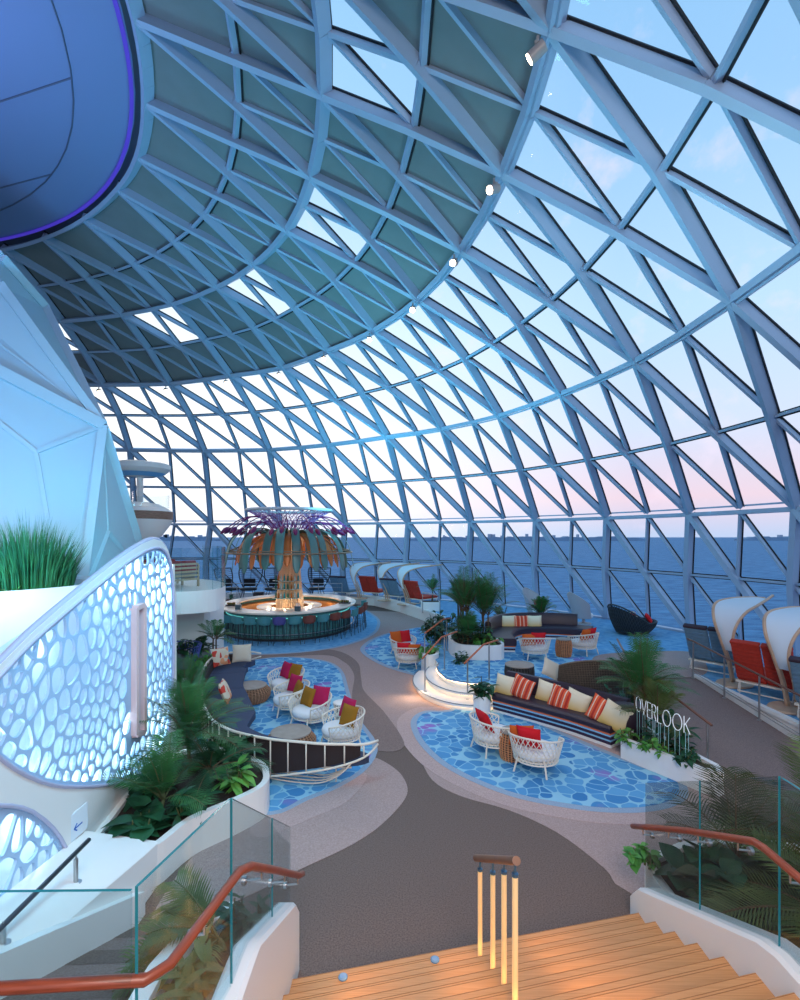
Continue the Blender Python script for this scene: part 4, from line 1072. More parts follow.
pillow('beige', (3.55,11.75,ZP+0.42), radians(10), -0.5, 'pale triangular looking pillow showing at the left end of the dark wicker bench', None, 1.0, 0.5)

# ---- white wire sofa with navy cushions
M_navy = mat('navy_fabric', (52,64,92), 0.85, bump=0.2, bscale=120)
M_brown = mat('dark_brown_back', (42,32,34), 0.8)
ZR = 0.75
ws = root('wire_frame_sofa', (-2.9,10.0,0), 'C shaped sofa with white wire rail and navy seat cushions on the left blue carpet', 'sofa')
Lw = V((-2.9,10.0,0))
rail_px = [(378,737),(366,742),(350,744),(325,744),(300,742),(270,739),(240,733),(224,727),(213,720),(206,710),(203,700),(201,688),(200,676)]
rw = [P(x, y, ZR) for x, y in rail_px]
rw = [V((p.x, p.y, 0)) for p in rw]+[V((-5.05,13.3,0)), V((-4.85,13.95,0)), V((-4.35,14.25,0)), V((-3.95,14.2,0))]
rp2 = smoothpath(rw, 6); cum = [0]
for p, q in zip(rp2, rp2[1:]): cum.append(cum[-1]+(q-p).length)
TOT = cum[-1]
def at(s):
    s = max(0, min(TOT, s))
    for i in range(len(cum)-1):
        if cum[i+1] >= s: 
            t = (s-cum[i])/(cum[i+1]-cum[i]+1e-9); p = rp2[i].lerp(rp2[i+1], t); return p, (rp2[i+1]-rp2[i]).normalized()
    return rp2[-1], (rp2[-1]-rp2[-2]).normalized()
def tip(s): return min(1.0, s/1.0, (TOT-s)/1.0)
def ztop(s): return ZR-0.06*(1-min(1, s/0.6))-0.06*(1-min(1,(TOT-s)/0.6))
def zbot(s): return 0.64-0.50*min(1, s/1.9)**0.75 if s < 1.9 else (0.14 if s < TOT-1.4 else 0.14+0.46*((s-TOT+1.4)/1.4))
fr = MB(); ss = [TOT*q/90 for q in range(91)]
fr.tube([at(s)[0]-Lw+V((0,0,ztop(s))) for s in ss], 0.022, 8); fr.tube([at(s)[0]-Lw+V((0,0,zbot(s))) for s in ss], 0.018, 7)
fr.build('rail', M_frame, ws, smooth=True)
nb = int(TOT/0.30)
for k in range(1, nb):
    s = TOT*k/nb; p = at(s)[0]-Lw; b = MB(); b.tube([p+V((0,0,zbot(s))), p+V((0,0,ztop(s)))], 0.012, 6); b.build('bar', M_frame, ws, smooth=True)
# cradle loops
def loops(s0, s1, n, depth):
    m_ = MB()
    for k in range(n):
        t = (k+1)/(n+0.0); pts = []
        for q in range(17):
            u = q/16; s = s0+(s1-s0)*u; p, tt = at(s); nn = V((tt.y, -tt.x, 0))   # towards the inside
            e = sin(pi*u)**0.8; zz = zbot(s)*(1-e)+0.02*e+0.0
            pts.append(p-Lw+nn*(e*(0.06+depth*t))+V((0,0,max(0.02, zz))))
        m_.tube(pts, 0.012, 6)
    return m_
s_in = V((at(2)[1].y, -at(2)[1].x, 0))
for s0, s1 in ((0.5,2.3),(2.1,3.9),(4.2,5.8),(6.2,8.0)):
    loops(s0, s1, 4, 0.42).build('cradle_leg', M_frame, ws, smooth=True)
def inner(s, d): p, t = at(s); return p-Lw+V((t.y, -t.x, 0))*d
sgn = 1 if (inner(TOT/2, 0.5)+Lw-V((-2.5,11,0))).length < (inner(TOT/2, -0.5)+Lw-V((-2.5,11,0))).length else -1
def wseat(s): return 0.12+(0.50 if s < 3.4 else 0.50+0.34*min(1,(s-3.4)/0.8))*min(1, min(s, TOT-s)/1.1)**0.7
def strip_poly(sa, sb, d0, d1, n=18): return [(inner(sa+(sb-sa)*q/n, sgn*d0(sa+(sb-sa)*q/n)).x, inner(sa+(sb-sa)*q/n, sgn*d0(sa+(sb-sa)*q/n)).y) for q in range(n+1)]+[(inner(sb-(sb-sa)*q/n, sgn*d1(sb-(sb-sa)*q/n)).x, inner(sb-(sb-sa)*q/n, sgn*d1(sb-(sb-sa)*q/n)).y) for q in range(n+1)]
cuts = [0.12, 2.4, 4.3, 6.0, 7.6, TOT-0.12]
for sa, sb in zip(cuts, cuts[1:]):
    m_ = MB(); m_.prism(strip_poly(sa+0.01, sb-0.01, lambda s: 0.06, wseat), 0.37, 0.50); m_.build('seat_cushion', M_navy, ws, fix=False, bevel=0.03)
m_ = MB()
n = 70; s0, s1 = 0.35, TOT-0.35
vs = []
for q in range(n+1):
    s = s0+(s1-s0)*q/n; a, b = inner(s, sgn*0.035), inner(s, sgn*0.12); zt = ztop(s)-0.035; zb_ = zbot(s)+0.03
    vs += [a+V((0,0,zb_)), a+V((0,0,zt)), b+V((0,0,zt)), b+V((0,0,zb_))]
fs = []
for q in range(n):
    for e_ in range(4): fs.append((q*4+e_, q*4+(e_+1)%4, (q+1)*4+(e_+1)%4, (q+1)*4+e_))
fs += [(0,1,2,3), (n*4+3,n*4+2,n*4+1,n*4)]
m_.add(vs, fs); m_.build('back_panel', M_brown, ws, smooth=False)
m_ = MB(); m_.prism(strip_poly(0.5, TOT-0.5, lambda s: 0.10, lambda s: max(0.13, wseat(s)-0.14)), 0.32, 0.365); m_.build('seat_base', M_frame, ws, fix=False)
for k in range(8):
    s = 0.8+(TOT-1.6)*k/7; a = inner(s, sgn*0.3); m_ = MB(); m_.tube([a+V((0,0,0.0)), a+V((0,0,0.33))], 0.012, 6); m_.build('support', M_frame, ws)
pillow('beige', (-4.35,13.75,0.80), radians(15), -0.3, 'beige pillow, right one of two at the far end of the navy sofa', 'pillows on the navy sofa', 1.1)
pillow('floral', (-4.78,13.35,0.80), radians(50), -0.3, 'pale patterned pillow, left one of two at the far end of the navy sofa', 'pillows on the navy sofa', 1.1)
pillow('floral', (-3.62,10.35,0.80), radians(100), -0.4, 'colourful floral pillow leaning on the left back of the navy sofa', None, 1.05)

# ------------------------------------------------------------------ the bar
BX, BY = -4.85, 22.0
RX, RY = 2.9, 3.3
bar = root('round_bar', (BX,BY,0), 'oval bar with glossy white counter and teal lit front under the leaf canopy', 'bar')
def ov(a, k=1.0, z=0): return V((RX*k*cos(a), RY*k*sin(a), z))
def ovring(k0, k1, z0, z1, name, m, a0=0, a1=2*pi, n=72, parent=bar, bev=0.0):
    mb = MB(); full = abs(a1-a0-2*pi) < 1e-6; vs = []; N = n if full else n+1
    for q in range(N):
        a = a0+(a1-a0)*q/n
        vs += [ov(a,k0,z0), ov(a,k1,z0), ov(a,k1,z1), ov(a,k0,z1)]
    fs = []
    for q in range(n):
        w_i = (q+1) % N
        for e_ in range(4): fs.append((q*4+e_, q*4+(e_+1)%4, w_i*4+(e_+1)%4, w_i*4+e_))
    if not full: fs += [(0,1,2,3), ((N-1)*4+3,(N-1)*4+2,(N-1)*4+1,(N-1)*4)]
    mb.add(vs, fs); return mb.build(name, m, parent, bevel=bev)
M_teal = mat('teal_tile', (60,120,120), 0.4, col2=(84,150,146), scale=14)
M_warmwood = mat('amber_wood', (206,140,80), 0.4, var=0.15, scale=4, stretch=(6,6,1))
ovring(0.76, 1.0, 1.06, 1.13, 'counter_top', mat('glossy_white_counter',(244,236,222),0.2), bev=0.012)
ovring(0.86, 0.90, 0.10, 1.06, 'front_panel', M_teal)
ovring(0.84, 0.92, 0.0, 0.10, 'plinth', mat('dark_plinth',(40,44,48),0.5))
ovring(0.74, 0.86, 0.0, 0.90, 'inner_cabinet', M_warmwood)
ovring(0.30, 0.46, 0.0, 0.95, 'back_counter', M_warmwood); ovring(0.28, 0.48, 0.95, 0.99, 'back_counter_top', mat('glossy_white_counter',(244,236,222),0.2))
ovring(0.89, 0.905, 0.86, 0.90, 'light_strip', mat('teal_glow',(120,230,220),0.5,emit=(110,230,220),estr=0.35), n=90)
sl = MB()
for k in range(110):
    a = 2*pi*k/110; p = ov(a, 0.903, 0.48); sl.box(p, (0.03,0.03,0.72), a)
sl.build('front_slats', mat('slat_dark_teal',(50,92,92),0.5), bar)
ovring(0.96, 0.975, 0.28, 0.30, 'foot_rail', M_rail)
# column
col_ = root('bar_column', (BX,BY,1.0*0), 'fluted warm wooden column with bottle shelves rising from the middle of the bar', 'column')
mb = MB(); n = 40; prof = [(0.62,0.0),(0.60,1.2),(0.52,1.8),(0.46,2.6),(0.50,3.3),(0.62,3.9),(0.80,4.3)]
vs = []; 
for (r, z) in prof:
    for k in range(n*2):
        a = pi*k/n; rr = r*(1.0 if k % 2 else 0.90); vs.append((rr*cos(a), rr*sin(a), z))
fs = []
for i in range(len(prof)-1):
    for k in range(n*2): fs.append((i*n*2+k, i*n*2+(k+1)%(n*2), (i+1)*n*2+(k+1)%(n*2), (i+1)*n*2+k))
mb.add(vs, fs); mb.build('fluted_shaft', mat('pale_column_wood',(228,196,160),0.45), col_)
for z in (1.35, 1.75, 2.1):
    mb = MB(); mb.lathe([(0.5,0),(0.80,0),(0.80,0.02),(0.5,0.02)], 20, c=(0,0,z), a0=radians(215), a1=radians(325), cap=False); mb.build('glass_shelf', mat('shelf_glassy',(170,200,200),0.15,spec=0.8), col_)
M_bot = [mat('bottle_green',(40,110,90),0.15), mat('bottle_amber',(170,100,40),0.15), mat('bottle_clear',(180,205,210),0.1), mat('bottle_teal',(40,150,160),0.15)]
bprof = [(0.034,0),(0.036,0.01),(0.036,0.17),(0.03,0.20),(0.012,0.23),(0.012,0.285),(0.0,0.288)]
bots = []
shname = {1.35: 'lowest', 1.75: 'middle', 2.1: 'top'}
for z in (1.35, 1.75, 2.1):
    for q, deg in enumerate((228,240,252,264,276,288,300,312)):
        a = radians(deg); c = q % 4
        if c < len(bots): o = bots[c].copy(); COL.objects.link(o)
        else:
            mb = MB(); mb.lathe(bprof, 12); o = mb.build('bottle', M_bot[c], smooth=True); bots.append(o)
        o.location = (BX+0.71*cos(a), BY+0.71*sin(a), z+0.022)
        tag(o, '%s bottle on the %s glass shelf of the bar column' % (('dark green','amber','clear','teal')[c], shname[z]), 'bottle', '%s bottles on the %s shelf of the bar column' % (('dark green','amber','clear','teal')[c], shname[z]))
# canopy of leaves
um = root('leaf_canopy', (BX,BY,0), 'sculptural canopy of teal and copper leaves with purple stalks above the bar', 'canopy')
mb = MB(); mb.tube([V((1.82*cos(2*pi*k/60), 1.82*sin(2*pi*k/60), 5.15)) for k in range(60)], 0.085, 8, closed=True, flat=0.8); mb.build('basket_rim', mat('pale_metal_rim',(200,206,214),0.35), um, smooth=True)
mb = MB()
for k in range(60):
    a = 2*pi*k/60; d = 0.35
    for dd_ in (d, -d):
        pts = [V((r*cos(a+dd_*t), r*sin(a+dd_*t), z)) for r, z, t in ((0.75,4.35,0),(1.0,4.62,0.3),(1.4,4.9,0.65),(1.82,5.13,1))]
        if dd_ > 0 or k % 2: mb.tube(pts, 0.012, 4)
for rr, zz in ((1.05,4.66),(1.45,4.93)): mb.tube([V((rr*cos(2*pi*k/50), rr*sin(2*pi*k/50), zz)) for k in range(50)], 0.012, 4, closed=True)
mb.build('wire_basket', mat('purple_wire',(176,120,184),0.4), um)
mb = MB(); mb.tube([V((2.72*cos(2*pi*k/80), 2.72*sin(2*pi*k/80), 3.32)) for k in range(80)], 0.035, 6, closed=True); mb.tube([V((2.60*cos(2*pi*k/80), 2.60*sin(2*pi*k/80), 3.42)) for k in range(80)], 0.02, 6, closed=True)
for k in range(16):
    a = 2*pi*k/16; mb.tube([V((r*cos(a), r*sin(a), z)) for r, z in ((0.6,4.1),(1.5,3.85),(2.72,3.32))], 0.018, 5)
mb.build('hoop', mat('bronze_hoop',(150,128,104),0.4,metal=0.4), um, smooth=True)
M_leafs = [mat('teal_leaf_panel',(70,140,136),0.4,metal=0.2,col2=(92,120,116),scale=1.2), mat('copper_leaf_panel',(214,124,66),0.4,metal=0.2), mat('grey_green_leaf_panel',(104,122,116),0.4,metal=0.2,col2=(80,140,138),scale=1.0)]
def leafblade(a, prof, w, m, name='leaf'):
    pts = smoothpath([V((r, 0, z)) for r, z in prof], 5); n = len(pts); vs = []
    for s in (0, 1):
        for i, p in enumerate(pts):
            u = i/(n-1); ww = w*(0.5+0.5*min(1,u*3))*sqrt(max(0.08, 1-max(0,(u-0.86)/0.14)**2))
            cup = 0.03*ww
            for e_ in (-1, -0.5, 0, 0.5, 1):
                q = V((p.x+(0.012*s)-abs(e_)*0.05*w, e_*ww/2, p.z-0.012*s*0)); vs.append(Matrix.Rotation(a, 3, 'Z') @ q)
    fs = []; K = n*5
    for i in range(n-1):
        for e_ in range(4):
            fs.append((i*5+e_, i*5+e_+1, (i+1)*5+e_+1, (i+1)*5+e_)); fs.append((K+i*5+e_+1, K+i*5+e_, K+(i+1)*5+e_, K+(i+1)*5+e_+1))
        fs.append((i*5, (i+1)*5, K+(i+1)*5, K+i*5)); fs.append((i*5+4, K+i*5+4, K+(i+1)*5+4, (i+1)*5+4))
    mb = MB(); mb.add(vs, fs); return mb.build(name, m, um, smooth=True)
rnd = random.Random(4)
for k in range(24):
    a = 2*pi*(k+0.25)/24; dz = rnd.uniform(-0.12,0.12); ln = 1.5+rnd.uniform(-0.25,0.15); q_ = 0.86 if k % 2 else 1.0
    leafblade(a, [(0.9*q_,4.05),(1.5*q_,4.28+dz*0.3),(2.1*q_,4.22+dz),(2.52*q_,3.8+dz),(2.72*q_,3.2+dz),(2.80*q_,4.05-ln+dz)], 0.34, M_leafs[0 if (math.cos(a) < -0.15) else 2])
for k in range(28):
    a = 2*pi*(k+0.75)/28; dz = rnd.uniform(-0.12,0.12)
    leafblade(a, [(0.7,4.2),(1.2,4.12),(1.75,3.95+dz),(2.15,3.5+dz),(2.3,2.8+dz)], 0.30, M_leafs[1])
M_purp = mat('purple_stalk',(128,36,120),0.4); M_bulb = mat('violet_bulb',(84,30,110),0.4,col2=(150,30,60),scale=2)
for k in range(30):
    a = 2*pi*k/30; up_ = 0.12 if k % 2 else 0.0
    pr = [(0.75,4.35),(1.15,4.68+up_),(1.7,4.74+up_),(2.2,4.55+up_),(2.6,4.24+up_)] if k % 2 else [(0.75,4.3),(1.1,4.6),(1.5,4.62),(1.85,4.5),(2.15,4.28)]
    pts = smoothpath([V((r*cos(a), r*sin(a), z)) for r, z in pr], 4)
    mb = MB(); mb.tube(pts, 0.022, 5); s_o = mb.build('stalk', M_purp, um)
    d = (pts[-1]-pts[-3]).normalized(); e0 = pts[-1]; mb = MB(); mb.tube([e0-d*0.06, e0, e0+d*0.12, e0+d*0.26, e0+d*0.38], [0.02,0.07,0.105,0.07,0.008], 8); mb.build('bulb', M_bulb, s_o, smooth=True)
# stools
def make_stool(m):
    r = root('bar_stool', (0,0,0)); dk = mat('dark_stool_metal', (52,56,60), 0.4, metal=0.5)
    s = MB(); s.lathe([(0,0.74),(0.19,0.74),(0.21,0.77),(0.19,0.81),(0,0.82)], 18); s.build('seat', m, r, smooth=True)
    b = MB()
    def bp(u, v): a = -1.25+2.5*u; rr = 0.225+0.02*v; return V((rr*sin(a), rr*cos(a), 0.80+0.26*v-0.05*abs(a)*v))
    b.grid(bp, 12, 3); b.grid(lambda u, v: bp(u, v)*1.0+V((0,0.0,0))+V((0.02*sin(-1.25+2.5*u),0.02*cos(-1.25+2.5*u),0)), 12, 3)
    b.tube([bp(q/12, 1)+V((0.01*sin(-1.25+2.5*q/12),0.01*cos(-1.25+2.5*q/12),0)) for q in range(13)], 0.016, 5); b.build('backrest', m, r, smooth=True)
    for sx in (-1, 1):
        for sy_ in (-1, 1):
            l = MB(); l.tube([V((sx*0.13, sy_*0.13, 0.75)), V((sx*0.20, sy_*0.20, 0.0))], 0.011, 5); l.build('leg', dk, r)
    f = MB(); f.tube([V((sx*0.175, sy_*0.175, 0.28)) for sx, sy_ in ((-1,-1),(1,-1),(1,1),(-1,1))], 0.009, 5, closed=True); f.build('foot_rest', dk, r)
    KIDS[r.name] = [o for o in COL.objects if o.parent == r]
    return r
SM = [('teal', mat('teal_stool',(70,140,146),0.6)), ('rust brown', mat('rust_stool',(120,62,50),0.6)), ('violet blue', mat('violet_stool',(74,72,140),0.6))]
order = [0,1,0,0,1,1,0,1,2,0,0,0,0,2,0,1,0,1,1,0,1,1,1,0]
protos = {}
rnd = random.Random(9)
# the stools stand from the left side round the front to the right side
angs = [radians(150+ (375-150)*q/23) for q in range(24)]
def side_word(i):
    return ['at the far left side of the bar','at the left side of the bar','at the left front of the bar','at the front of the bar, left of the column','at the front of the bar before the column','at the right front of the bar','at the right end of the bar','at the far right behind the bar end'][min(7, i//3)]
for i, a in enumerate(angs):
    c = order[i]; p = ov(a, 1.0)+V((cos(a), sin(a), 0))*0.26
    nm, m = SM[c]; grp = '%s bar stools %s' % (nm, side_word(i)); lab = '%s bar stool on dark legs %s' % (nm, side_word(i))
    rz = a-pi/2+rnd.uniform(-0.15,0.15)
    if c not in protos:
        o = make_stool(m); protos[c] = o; o.location = (BX+p.x, BY+p.y, 0.013); o.rotation_euler = (0,0,rz); tag(o, lab, 'stool', grp)
    else: 
        o = dup(protos[c], (BX+p.x, BY+p.y, 0.013), rz, lab, grp); o['category'] = 'stool'
# things on the counter
def small(name, mb, m, loc, label, cat, **k):
    o = mb.build(name, m, smooth='auto'); o.location = loc; return tag(o, label, cat)
for q, (deg, kk, lab) in enumerate(((205,0.85,'left end of the counter, beside glass jars'),(352,0.86,'right end of the counter'))):
    a = radians(deg); p = ov(a, kk, 1.131)+V((BX,BY,0)); r = root('garnish_tray', p, 'dark tray of garnishes at the %s' % lab, 'tray')
    mb = MB(); mb.box((0,0,0.02),(0.5,0.3,0.04)); mb.build('tray', mat('tray_dark',(40,40,44),0.4), r, bevel=0.01)
    mb = MB(); rr = random.Random(q)
    for _ in range(9): 
        x, y = rr.uniform(-0.2,0.2), rr.uniform(-0.1,0.1); mb.lathe([(0,0),(0.035,0.01),(0.045,0.05),(0.03,0.09),(0,0.1)], 8, c=(x,y,0.04))
    mb.build('garnish', mat('garnish_mix',(140,90,40),0.6,col2=(50,110,50),scale=9), r, smooth=True)
for deg, lab in ((232,'clear drinks caddy on the left front of the white counter'),(291,'dark drinks caddy on the front of the white counter right of the column')):
    a = radians(deg); p = ov(a, 0.86, 1.131)+V((BX,BY,0)); r = root('caddy', p, lab, 'caddy')
    mb = MB(); mb.box((0,0,0.09),(0.22,0.18,0.18)); mb.build('box', mat('caddy_grey',(70,90,100),0.3), r, bevel=0.01)
    mb = MB(); 
    for x in (-0.06,0,0.06): mb.tube([V((x,0,0.17)), V((x,0,0.30))], 0.015, 6)
    mb.build('straws', M_white, r)

# ------------------------------------------------------------------ cabana hoods and loungers
M_hood = mat('white_hood_fabric', (206,222,234), 0.7)
M_bent = mat('pale_bent_wood', (196,164,138), 0.45, var=0.12, scale=4)
def make_hood():
    r = root('cabana_hood', (0,0,0))
    A = smoothpath([V(p) for p in ((0.0,0.06,0.04),(-0.10,0.10,0.55),(-0.32,0.16,1.12),(-0.42,0.26,1.62),(-0.18,0.36,1.94),(0.4,0.34,2.03),(1.1,0.22,2.03),(1.55,0.10,2.00))], 6)
    B = smoothpath([V(p) for p in ((0.10,-0.06,0.04),(-0.02,-0.08,0.55),(-0.22,-0.08,1.06),(-0.18,-0.12,1.44),(0.08,-0.20,1.76),(0.6,-0.22,1.92),(1.25,-0.08,1.99),(1.95,0.10,2.05))], 6)
    for R_ in (A, B):
        mb = MB(); mb.tube(R_, 0.035, 8); mb.build('rib', M_bent, r, smooth=True)
        mb = MB(); mb.tube([p+V((0.09,0,-0.01)) for p in R_[:13]], 0.025, 6); mb.build('strut', M_bent, r, smooth=True)
    mb = MB(); n = 38; i0 = 9
    for off_ in (0, 0.012):
        vs = []
        for i in range(i0, n):
            for q in range(9):
                t = q/8; p = A[i].lerp(B[i], t); p = p+V((-0.05*sin(pi*t), 0, 0.02*sin(pi*t)+off_)); vs.append(p)
        fs = [(i*9+q, i*9+q+1, (i+1)*9+q+1, (i+1)*9+q) for i in range(n-i0-1) for q in range(8)]
        mb.add(vs, fs)
    mb.build('canopy', M_hood, r, smooth=True)
    mb = MB(); mb.lathe([(0.5,0.0),(0.52,0.02),(0.50,0.05),(0,0.05)], 28, sx=1.0, sy=0.7); mb.build('base', M_bent, r, smooth='auto')
    KIDS[r.name] = [o for o in COL.objects if o.parent == r]
    return r
hood = make_hood(); hood_used = [0]
def place_hood(x, y, z, face, label, sc=1.0):
    if not hood_used[0]: hood_used[0] = 1; o = hood; o.location = (x,y,z); o.rotation_euler = (0,0,radians(face)); tag(o, label, 'canopy', 'white hooded shades over the loungers')
    else: o = dup(hood, (x,y,z), radians(face), label, 'white hooded shades over the loungers'); o['category'] = 'canopy'
    o.scale = (sc,)*3
def make_lounger(m, mtop):
    r = root('lounger', (0,0,0)); fm = M_frame
    for s in (-1, 1):
        b = MB()
        R_ = Matrix.Rotation(radians(-24), 3, 'Y')
        for k in range(9):
            c = V((-0.30,s*0.29,0.36))+(R_ @ V((0,0,0.06+0.098*k))); 
            vs = []
            for sz in (-0.052, 0.052):
                for sx, sy_ in ((-0.045,-0.27),(0.055,-0.27),(0.055,0.27),(-0.045,0.27)): vs.append(c+(R_ @ V((sx, sy_, sz*0.94))))
            b.add(vs, [(3,2,1,0),(4,5,6,7),(0,1,5,4),(1,2,6,5),(2,3,7,6),(3,0,4,7)])
        b.build('back_cushion', m, r, bevel=0.018)
        hd = MB(); c = V((-0.30,s*0.29,0.36))+(R_ @ V((0,0,0.93))); vs = []
        for sz in (-0.03, 0.04):
            for sx, sy_ in ((-0.06,-0.275),(0.07,-0.275),(0.07,0.275),(-0.06,0.275)): vs.append(c+(R_ @ V((sx, sy_, sz))))
        hd.add(vs, [(3,2,1,0),(4,5,6,7),(0,1,5,4),(1,2,6,5),(2,3,7,6),(3,0,4,7)]); hd.build('head_bolster', mtop, r, bevel=0.015)
        q = MB(); q.box((0.32,s*0.29,0.36),(1.2,0.56,0.12)); q.build('seat_cushion', m, r, bevel=0.03)
        for x in (-0.25, 0.85):
            l = MB(); l.tube([V((x,s*0.52,0.30)), V((x,s*0.54,0))], 0.018, 6); l.build('leg', fm, r)
    f = MB(); f.box((0.30,0,0.28),(1.3,1.16,0.04)); f.tube([V((-0.34,-0.5,0.30)),V((-0.46,-0.5,0.10)),V((-0.46,0.5,0.10)),V((-0.34,0.5,0.30))], 0.016, 6); f.build('frame', fm, r)
    KIDS[r.name] = [o for o in COL.objects if o.parent == r]
    return r
M_lb = mat('blue_grey_canvas', (96,130,154), 0.85, var=0.1, scale=12); M_lr = mat('brick_red_canvas', (178,52,38), 0.85, var=0.1, scale=12)
M_dk = mat('dark_bolster', (58,44,58), 0.8)
lb = make_lounger(M_lb, M_dk); lr = make_lounger(M_lr, M_lr); used = set()
def place_lounger(kind, x, y, z, face, label):
    src = lb if kind == 'b' else lr; grp = 'blue double loungers' if kind == 'b' else 'red double loungers'
    if kind not in used: used.add(kind); o = src; o.location = (x,y,z); o.rotation_euler = (0,0,radians(face)); tag(o, label, 'lounge chair', grp)
    else: o = dup(src, (x,y,z), radians(face), label, grp); o['category'] = 'lounge chair'
    return o
place_lounger('b', 8.30,13.05,ZP,38,'blue double lounger facing the glass at the far end of the right row')
place_lounger('r', 8.22,11.05,ZP,36,'red double lounger between the two right hand hooded shades')
place_lounger('b', 8.28,9.45,ZP,36,'blue grey double lounger at the right edge of the photo')
place_lounger('r', 9.95,10.0,ZP,36,'red lounger partly hidden beyond the nearest right hand hooded shade')
place_hood(8.0,11.95,ZP,28,'white hooded shade on bent wood ribs, farther one of the right row',0.98)
place_hood(8.0,10.25,ZP,26,'white hooded shade on bent wood ribs, nearest one at the right edge of the photo',0.98)
place_lounger('b', -3.3,29.5,ZP,62,'blue double lounger just right of the bar by the glass')
place_lounger('r', -1.55,29.3,ZP,58,'red double lounger between the first two far hooded shades')
place_lounger('b', -0.25,27.7,ZP,52,'blue double lounger between the second and third far hooded shades')
place_lounger('r', 0.95,26.3,ZP,45,'red double lounger right of the last far hooded shade')
for x, y, f, lab in ((-2.35,28.4,20,'white hooded shade in the far row, nearest to the bar'),(-0.75,27.6,16,'white hooded shade in the middle of the far row'),(0.35,26.0,12,'white hooded shade at the right end of the far row, beside the palms')):
    place_hood(x, y, ZP, f, lab, 1.0)

# black fan chairs behind the bar
def make_fan():
    r = root('fan_chair', (0,0,0)); bk = mat('black_wire', (24,26,32), 0.5)
    mb = MB()
    def bp(u, v): w_ = 0.26+0.26*sin(v*pi*0.62); return V(((u-0.5)*2*w_, 0.22+0.28*v+0.10*(1-(2*u-1)**2), 0.42+0.86*v))
    for k in range(10): mb.tube([bp(u/10, 0.1+k*0.1) for u in range(11)], 0.016, 4)
    mb.tube([bp(0, v/10) for v in range(11)]+[bp(u/10, 1) for u in range(1,10)]+[bp(1, 1-v/10) for v in range(11)], 0.026, 6); mb.tube([bp(0.5,v/6) for v in range(7)], 0.012, 4)
    mb.build('wire_back', bk, r)
    s = MB(); s.lathe([(0,0.34),(0.34,0.34),(0.38,0.38),(0.36,0.44),(0,0.46)], 22); s.build('seat', bk, r, smooth=True)
    c = MB(); c.box((0,0.26,0.66),(0.5,0.12,0.34)); c.build('back_cushion', mat('black_cushion',(28,28,34),0.85), r, bevel=0.04)
    for sx in (-1,1):
        for sy_ in (-1,1): l = MB(); l.tube([V((sx*0.2,sy_*0.2,0.36)),V((sx*0.3,sy_*0.28,0))],0.014,5); l.build('leg', bk, r)
    KIDS[r.name] = [o for o in COL.objects if o.parent == r]
    return r
fan = make_fan(); first = True
for x, y, f, lab in ((-9.8,29.0,65,'black fan backed wire chair turned sideways, leftmost behind the bar'),(-8.75,28.9,5,'black fan backed wire chair second from the left behind the bar'),(-7.35,29.0,0,'black fan backed wire chair just left of the bar column'),(-4.85,29.2,-5,'black fan backed wire chair just right of the bar column')):
    if first: o = fan; o.location = (x,y,ZP); o.rotation_euler = (0,0,radians(f)); tag(o, lab, 'chair', 'black fan chairs behind the bar'); first = False
    else: o = dup(fan, (x,y,ZP), radians(f), lab, 'black fan chairs behind the bar'); o['category'] = 'chair'
    o.scale = (1.3,)*3
o = MB(); o.lathe([(0.28,0),(0.32,0.2),(0.28,0.38),(0,0.40)], 20); t = o.build('side_table', mat('black_table',(30,30,36),0.5), smooth='auto'); t.location = (-8.05,28.5,ZP); tag(t, 'small black round table between the fan chairs behind the bar', 'table')
# violet wire chair under the balcony
vc = root('wire_basket_chair', (-7.2,15.6,0), 'violet blue wire basket chair beneath the white balcony', 'chair')
mb = MB()
def vb(a, v): rr = 0.42+0.16*v; return V((rr*sin(a), rr*cos(a), 0.30+0.62*v))
vc.location = (-6.25,14.2,0)
for k in range(27): a = -2.0+4.0*k/26; mb.tube([vb(a, v/4) for v in range(5)], 0.011, 4)
for v in (0, 0.33, 0.66, 1): mb.tube([vb(-2+4*q/24, v) for q in range(25)], 0.014, 5)
mb.build('wire_shell', mat('violet_wire',(86,96,180),0.4), vc)
mb = MB(); mb.lathe([(0,0.3),(0.4,0.3),(0.44,0.36),(0.4,0.42),(0,0.44)], 24); mb.build('seat_cushion', mat('violet_cushion',(90,60,110),0.85), vc, smooth=True)
mb = MB(); mb.lathe([(0.36,0),(0.38,0.02),(0.12,0.05),(0.1,0.3),(0,0.3)], 20); mb.build('pedestal', mat('violet_wire',(86,96,180),0.4), vc, smooth='auto')
# white sculptural chairs by the glass, nest chair
def make_wing():
    r = root('wing_chair', (0,0,0)); m = mat('grey_white_shell', (168,172,180), 0.55)
    mb = MB()
    def wp(u, v): a = -1.7+3.4*u; z = 0.25+1.05*v*(1-0.45*(abs(a)/1.7)**1.5); rr = 0.38+0.10*v; return V((rr*sin(a), rr*cos(a)+0.18*v, z))
    mb.grid(wp, 22, 8); mb.grid(lambda u, v: wp(u, v)+V((0.025*sin(-1.7+3.4*u),0.025*cos(-1.7+3.4*u),0)), 22, 8)
    mb.tube([wp(q/22, 1) for q in range(23)], 0.02, 6); mb.build('shell', m, r, smooth=True)
    c = MB(); c.lathe([(0,0.28),(0.36,0.28),(0.38,0.36),(0.34,0.43),(0,0.44)], 22); c.build('seat_cushion', M_cush, r, smooth=True)
    l = MB(); l.lathe([(0.3,0),(0.3,0.03),(0.06,0.06),(0.06,0.26),(0.3,0.28)], 18); l.build('pedestal', m, r, smooth='auto')
    KIDS[r.name] = [o for o in COL.objects if o.parent == r]
    return r
wg = make_wing(); wg.location = (7.45,20.3,ZP); wg.rotation_euler = (0,0,radians(110)); tag(wg, 'grey white wing chair beside the round nest chair near the glass', 'chair', 'wing chairs near the glass')
